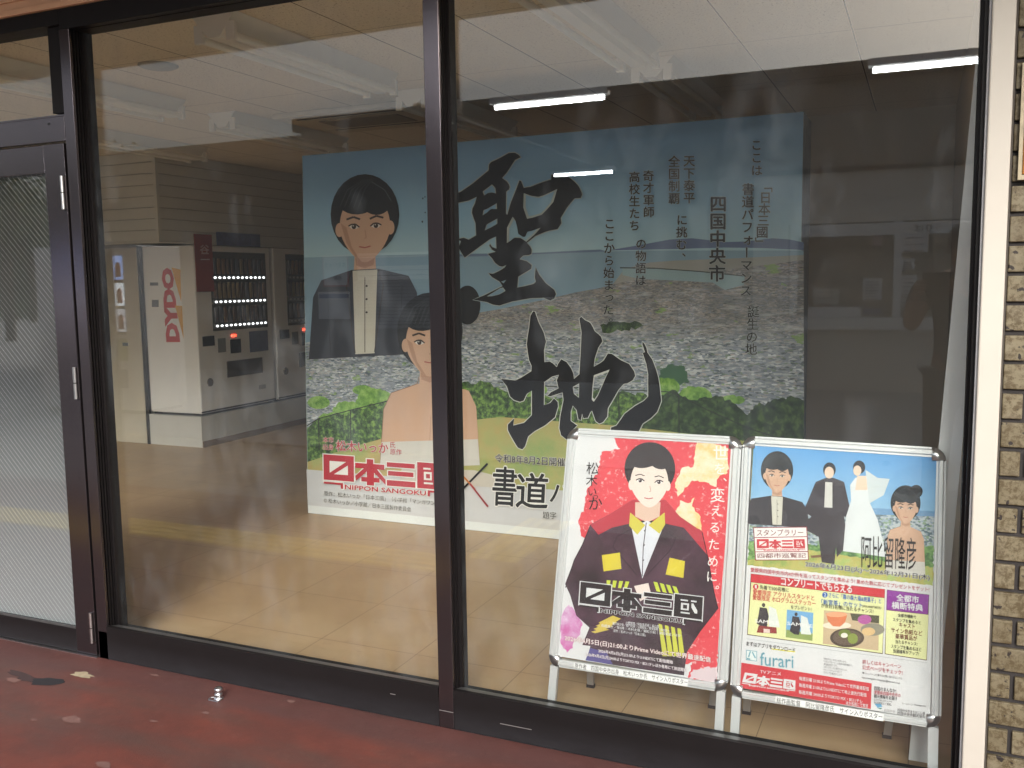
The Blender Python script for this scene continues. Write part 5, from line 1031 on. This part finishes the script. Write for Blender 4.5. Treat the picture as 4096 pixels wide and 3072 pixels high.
# trees and a low hill beyond the open end of the passage
def tree(x, y, h, r, seed, label):
    rnd = random.Random(seed); t = thing('tree', label, 'tree', (x, y, -.3), 'trees beyond the open end of the passage')
    b = MB(); b.tube((x, y, -.32), (x+.1, y, h*.5), .16, None, 9, .09)
    tips = []
    for k in range(9):
        a = rnd.uniform(0, 6.28); z0 = h*rnd.uniform(.28, .5); q = Vector((x+math.cos(a)*r*.6, y+math.sin(a)*r*.6, h*rnd.uniform(.5, .9))); tips.append(q); b.tube((x+.06, y, z0), q, .06, None, 6, .02)
    b.build('trunk', mat('bark', (.10, .075, .055), .9), t)
    lf = [mat('leaf dark', (.035, .065, .025), .6), mat('leaf mid', (.06, .10, .035), .6), mat('leaf light', (.10, .14, .05), .6)]
    b = MB()
    for k in range(46):
        a, e_, rr = rnd.uniform(0, 6.28), rnd.uniform(-.9, 1.4), r*rnd.uniform(.35, 1.0); c = Vector((x+math.cos(a)*math.cos(e_)*rr, y+math.sin(a)*math.cos(e_)*rr, h*.66+math.sin(e_)*rr*.75))
        m_ = lf[rnd.randrange(3)]
        for j in range(34):
            d = Vector((rnd.gauss(0, .32), rnd.gauss(0, .32), rnd.gauss(0, .24)))*r*.5; u = Vector((rnd.uniform(-1, 1), rnd.uniform(-1, 1), rnd.uniform(-1, 1))).normalized(); v = u.orthogonal().normalized(); s = rnd.uniform(.06, .13)
            p = c+d; b.add([p-u*s, p+v*s*.5, p+u*s, p-v*s*.5], [(0, 1, 2, 3)], m_)
    b.build('crown', None, t)
for i, (x, y, h, r, lb) in enumerate(((-24, -16, 5.2, 2.2, 'broad dark tree nearest the passage end'), (-30, -24, 7.5, 3, 'tall round tree at the back of the row'), (-36, -26.5, 6, 2.6, 'mid height tree behind the tall round one'), (-42, -29, 7, 2.8, 'tall loose tree farthest from the shop front'), (-35, -17, 6, 2.6, 'low spreading tree at the far left end of the row'))): tree(x, y, h, r, i+3, lb)
b = MB(); hv = [(-70, -55, -.4)]
n = 26; tops = [Vector((-75+k*4, -52-3*math.sin(k*.7), 5+3.2*math.sin(k*.45+1)+1.1*math.sin(k*1.7))) for k in range(n)]
for k in range(n-1):
    a, c = tops[k], tops[k+1]; b.add([(a.x, a.y+12, -.35), (c.x, c.y+12, -.35), c, a, (a.x, a.y-14, -.35), (c.x, c.y-14, -.35)], [(0, 1, 2, 3), (3, 2, 5, 4)], None, True)
structure(b.build('hill', mat('wooded hill', (.05, .075, .035), .9, var=.5, vs=2)))
# sign pole and low wall out in the open
b = MB(); b.box((-16, -13.2, -.3), (-9.8, -13.0, .75)); tag(b.build('low_wall', mat('grey block wall', (.34, .33, .31), .9, var=.2, vs=5)), 'low grey block wall past the end of the ticket office', 'wall')

# ================================================================== THE PHOTOGRAPHER (faint in the glass)
pn = thing('person', 'person in a charcoal short sleeved shirt raising a phone in both hands, seen reflected', 'person', (.16, -3.0, 0))
def skin(name, pts, edges, radii, m, parent, sub=2, root=0):
    me = bpy.data.meshes.new(name); me.from_pydata([tuple(p) for p in pts], edges, []); o = bpy.data.objects.new(name, me); COL.objects.link(o)
    md = o.modifiers.new('skin', 'SKIN'); md.use_smooth_shade = True
    for i, r in enumerate(radii): me.skin_vertices[0].data[i].radius = (r, r) if not isinstance(r, tuple) else r
    for v in me.skin_vertices[0].data: v.use_root = False
    me.skin_vertices[0].data[root].use_root = True
    o.modifiers.new('sub', 'SUBSURF').levels = sub; o.modifiers['sub'].render_levels = sub
    dg = bpy.context.evaluated_depsgraph_get(); dg.update(); nm = bpy.data.meshes.new_from_object(o.evaluated_get(dg)); bpy.data.objects.remove(o)
    o = bpy.data.objects.new(name, nm); COL.objects.link(o); nm.materials.clear(); nm.materials.append(m)
    o.parent = parent; o.matrix_parent_inverse = Matrix.Translation(-parent.location); return o
M_skin = mat('warm skin', (.48, .27, .18), .5, 0, .4, .08, 20); M_shirt = mat('charcoal shirt', (.035, .035, .04), .85, var=.2, vs=30); M_trou = mat('dark trousers', (.05, .055, .07), .85, var=.2, vs=20); M_hair = mat('black hair', (.015, .013, .012), .5)
bx, by = .20, -3.02
V = Vector
HL, HR = V((-.045, -2.625, 1.418)), V((.175, -2.625, 1.440))      # wrists sit just behind the hands
body = [V((bx, by, .93)), V((bx, by+.01, 1.12)), V((bx, by, 1.30)), V((bx, by-.01, 1.42)), V((bx, by, 1.50)), V((bx, by+.03, 1.56)), V((bx, by+.04, 1.66)),
        V((bx-.19, by, 1.40)), V((-.065, -2.86, 1.185)), V((-.06, -2.70, 1.34)), V((bx+.19, by, 1.40)), V((.34, -2.86, 1.19)), V((.25, -2.70, 1.36)),
        V((bx-.10, by, .88)), V((bx-.11, by+.02, .48)), V((bx-.12, by-.01, .09)), V((bx-.13, by+.13, .035)), V((bx+.10, by, .88)), V((bx+.11, by+.02, .48)), V((bx+.12, by-.01, .09)), V((bx+.13, by+.13, .035))]
ed = [(0, 1), (1, 2), (2, 3), (3, 4), (4, 5), (5, 6), (3, 7), (7, 8), (8, 9), (3, 10), (10, 11), (11, 12), (0, 13), (13, 14), (14, 15), (15, 16), (0, 17), (17, 18), (18, 19), (19, 20)]
rd = [.14, .13, .145, .11, .055, .075, .085, .062, .044, .031, .062, .044, .031, .085, .06, .042, .036, .085, .06, .042, .036]
skin('body', body, ed, rd, M_skin, pn)
skin('shirt', [V((bx, by, .90)), V((bx, by+.01, 1.12)), V((bx, by, 1.30)), V((bx, by-.01, 1.435)), V((bx-.195, by, 1.405)), V((bx-.245, by+.07, 1.27)), V((bx+.195, by, 1.405)), V((bx+.245, by+.07, 1.27))],
     [(0, 1), (1, 2), (2, 3), (3, 4), (4, 5), (3, 6), (6, 7)], [.165, .152, .165, .125, .082, .070, .082, .070], M_shirt, pn)
skin('trousers', [V((bx, by, .95)), V((bx-.10, by, .86)), V((bx-.11, by+.02, .48)), V((bx-.12, by, .10)), V((bx+.10, by, .86)), V((bx+.11, by+.02, .48)), V((bx+.12, by, .10))], [(0, 1), (1, 2), (2, 3), (0, 4), (4, 5), (5, 6)], [.16, .105, .078, .07, .105, .078, .07], M_trou, pn)
for s in (-1, 1): skin('shoe', [V((bx+s*.12, by-.05, .045)), V((bx+s*.125, by+.08, .045)), V((bx+s*.13, by+.18, .035))], [(0, 1), (1, 2)], [.045, .045, .033], M_dark, pn, root=1)
# head features
hc = V((bx, by+.035, 1.625)); fw2 = Vector((-.2, 1, 0)).normalized(); sd2 = Vector((1, .2, 0)).normalized()
def sph(b, c, r, m, sc=(1, 1, 1), n=14):
    prof = [(r*math.sin(math.pi*i/n), -r*math.cos(math.pi*i/n)) for i in range(n+1)]; o = len(b.v); b.lathe((0, 0, 0), prof, m, 18)
    for i in range(o, len(b.v)): q = b.v[i]; b.v[i] = tuple(Vector(c)+sd2*q[0]*sc[0]+fw2*q[1]*sc[1]+Vector((0, 0, q[2]*sc[2])))
b = MB(); sph(b, hc+Vector((0, -.018, .045)), .098, M_hair, (.93, 1.05, .95)); b.build('hair', M_hair, pn)
b = MB()
for s in (-1, 1): sph(b, hc+fw2*.085+sd2*s*.033+Vector((0, 0, .005)), .014, mat('eye', (.03, .02, .02), .2))
b.build('eyes', None, pn)
b = MB(); sph(b, hc+fw2*.102+Vector((0, 0, -.025)), .018, M_skin, (.7, 1, 1.3)); sph(b, hc+fw2*.088+Vector((0, 0, -.062)), .020, mat('lips', (.40, .16, .13), .5), (1.2, .5, .35))
for s in (-1, 1): sph(b, hc+sd2*s*.088+Vector((0, 0, -.005)), .026, M_skin, (.3, .7, 1.1))
b.build('face_features', None, pn)
# the phone, square to the camera's own axes, its lens just in front of the viewpoint
ph = thing('phone', 'dark phone held sideways in both hands in front of the person', 'phone', tuple(CAM))
ex, ez, ey = rt0, Vector((0, 0, 1)), Vector((-math.sin(YAW), math.cos(YAW), 0))
ctr = CAM+ex*.066-ez*.020-ey*.012
b = MB(); b.slab([ctr+ex*a*.081+ez*c*.038-ey*.004 for a, c in ((-1, -1), (1, -1), (1, 1), (-1, 1))], ey*.008); b.build('case', M_dark, ph)
b = MB()
for i, (a, c) in enumerate(((-.040, .018), (-.040, -.004), (-.062, .005))): b.tube(ctr+ex*a+ez*c+ey*.0041, ctr+ex*a+ez*c+ey*.0060, .007, M_dark, 16)
b.build('lens', None, ph)
b = MB(); b.slab([ctr+ex*a*.077+ez*c*.035-ey*.0042 for a, c in ((-1, -1), (1, -1), (1, 1), (-1, 1))], -ey*.0006, mat('phone screen', (.02, .02, .03), .1)); b.build('screen', None, ph)
def hand(side):
    w0 = body[9] if side < 0 else body[12]
    grip = ctr+ex*side*.080
    palm = grip-ey*.030-ez*.030+ex*side*.022
    pts = [w0, palm-ez*.020, palm+ez*.012]; ed_ = [(0, 1), (1, 2)]; r_ = [.028, (.034, .022), (.032, .020)]
    skin('palm', pts, ed_, r_, M_skin, pn, root=1)
    for k, ln in enumerate((.020, .026, .024, .016)):
        z = .022-k*.019; a = palm+ez*z+ex*side*.006; k1 = a+ey*.030+ex*side*.004; k2 = grip+ez*(z-.030)+ey*.016-ex*side*.004; k3_ = k2-ex*side*ln+ey*.001
        skin('finger', [a, k1, k2, k3_], [(0, 1), (1, 2), (2, 3)], [.0095, .009, .0085, .007], M_skin, pn, root=0)
    a = palm+ez*.018-ex*side*.012; skin('thumb', [a, a-ey*-.006-ex*side*.022+ez*.012, grip-ex*side*.034-ey*.010+ez*.002], [(0, 1), (1, 2)], [.012, .0105, .008], M_skin, pn, root=0)
hand(-1); hand(1)

bpy.data.objects.remove(_fo); bpy.data.curves.remove(_fc)
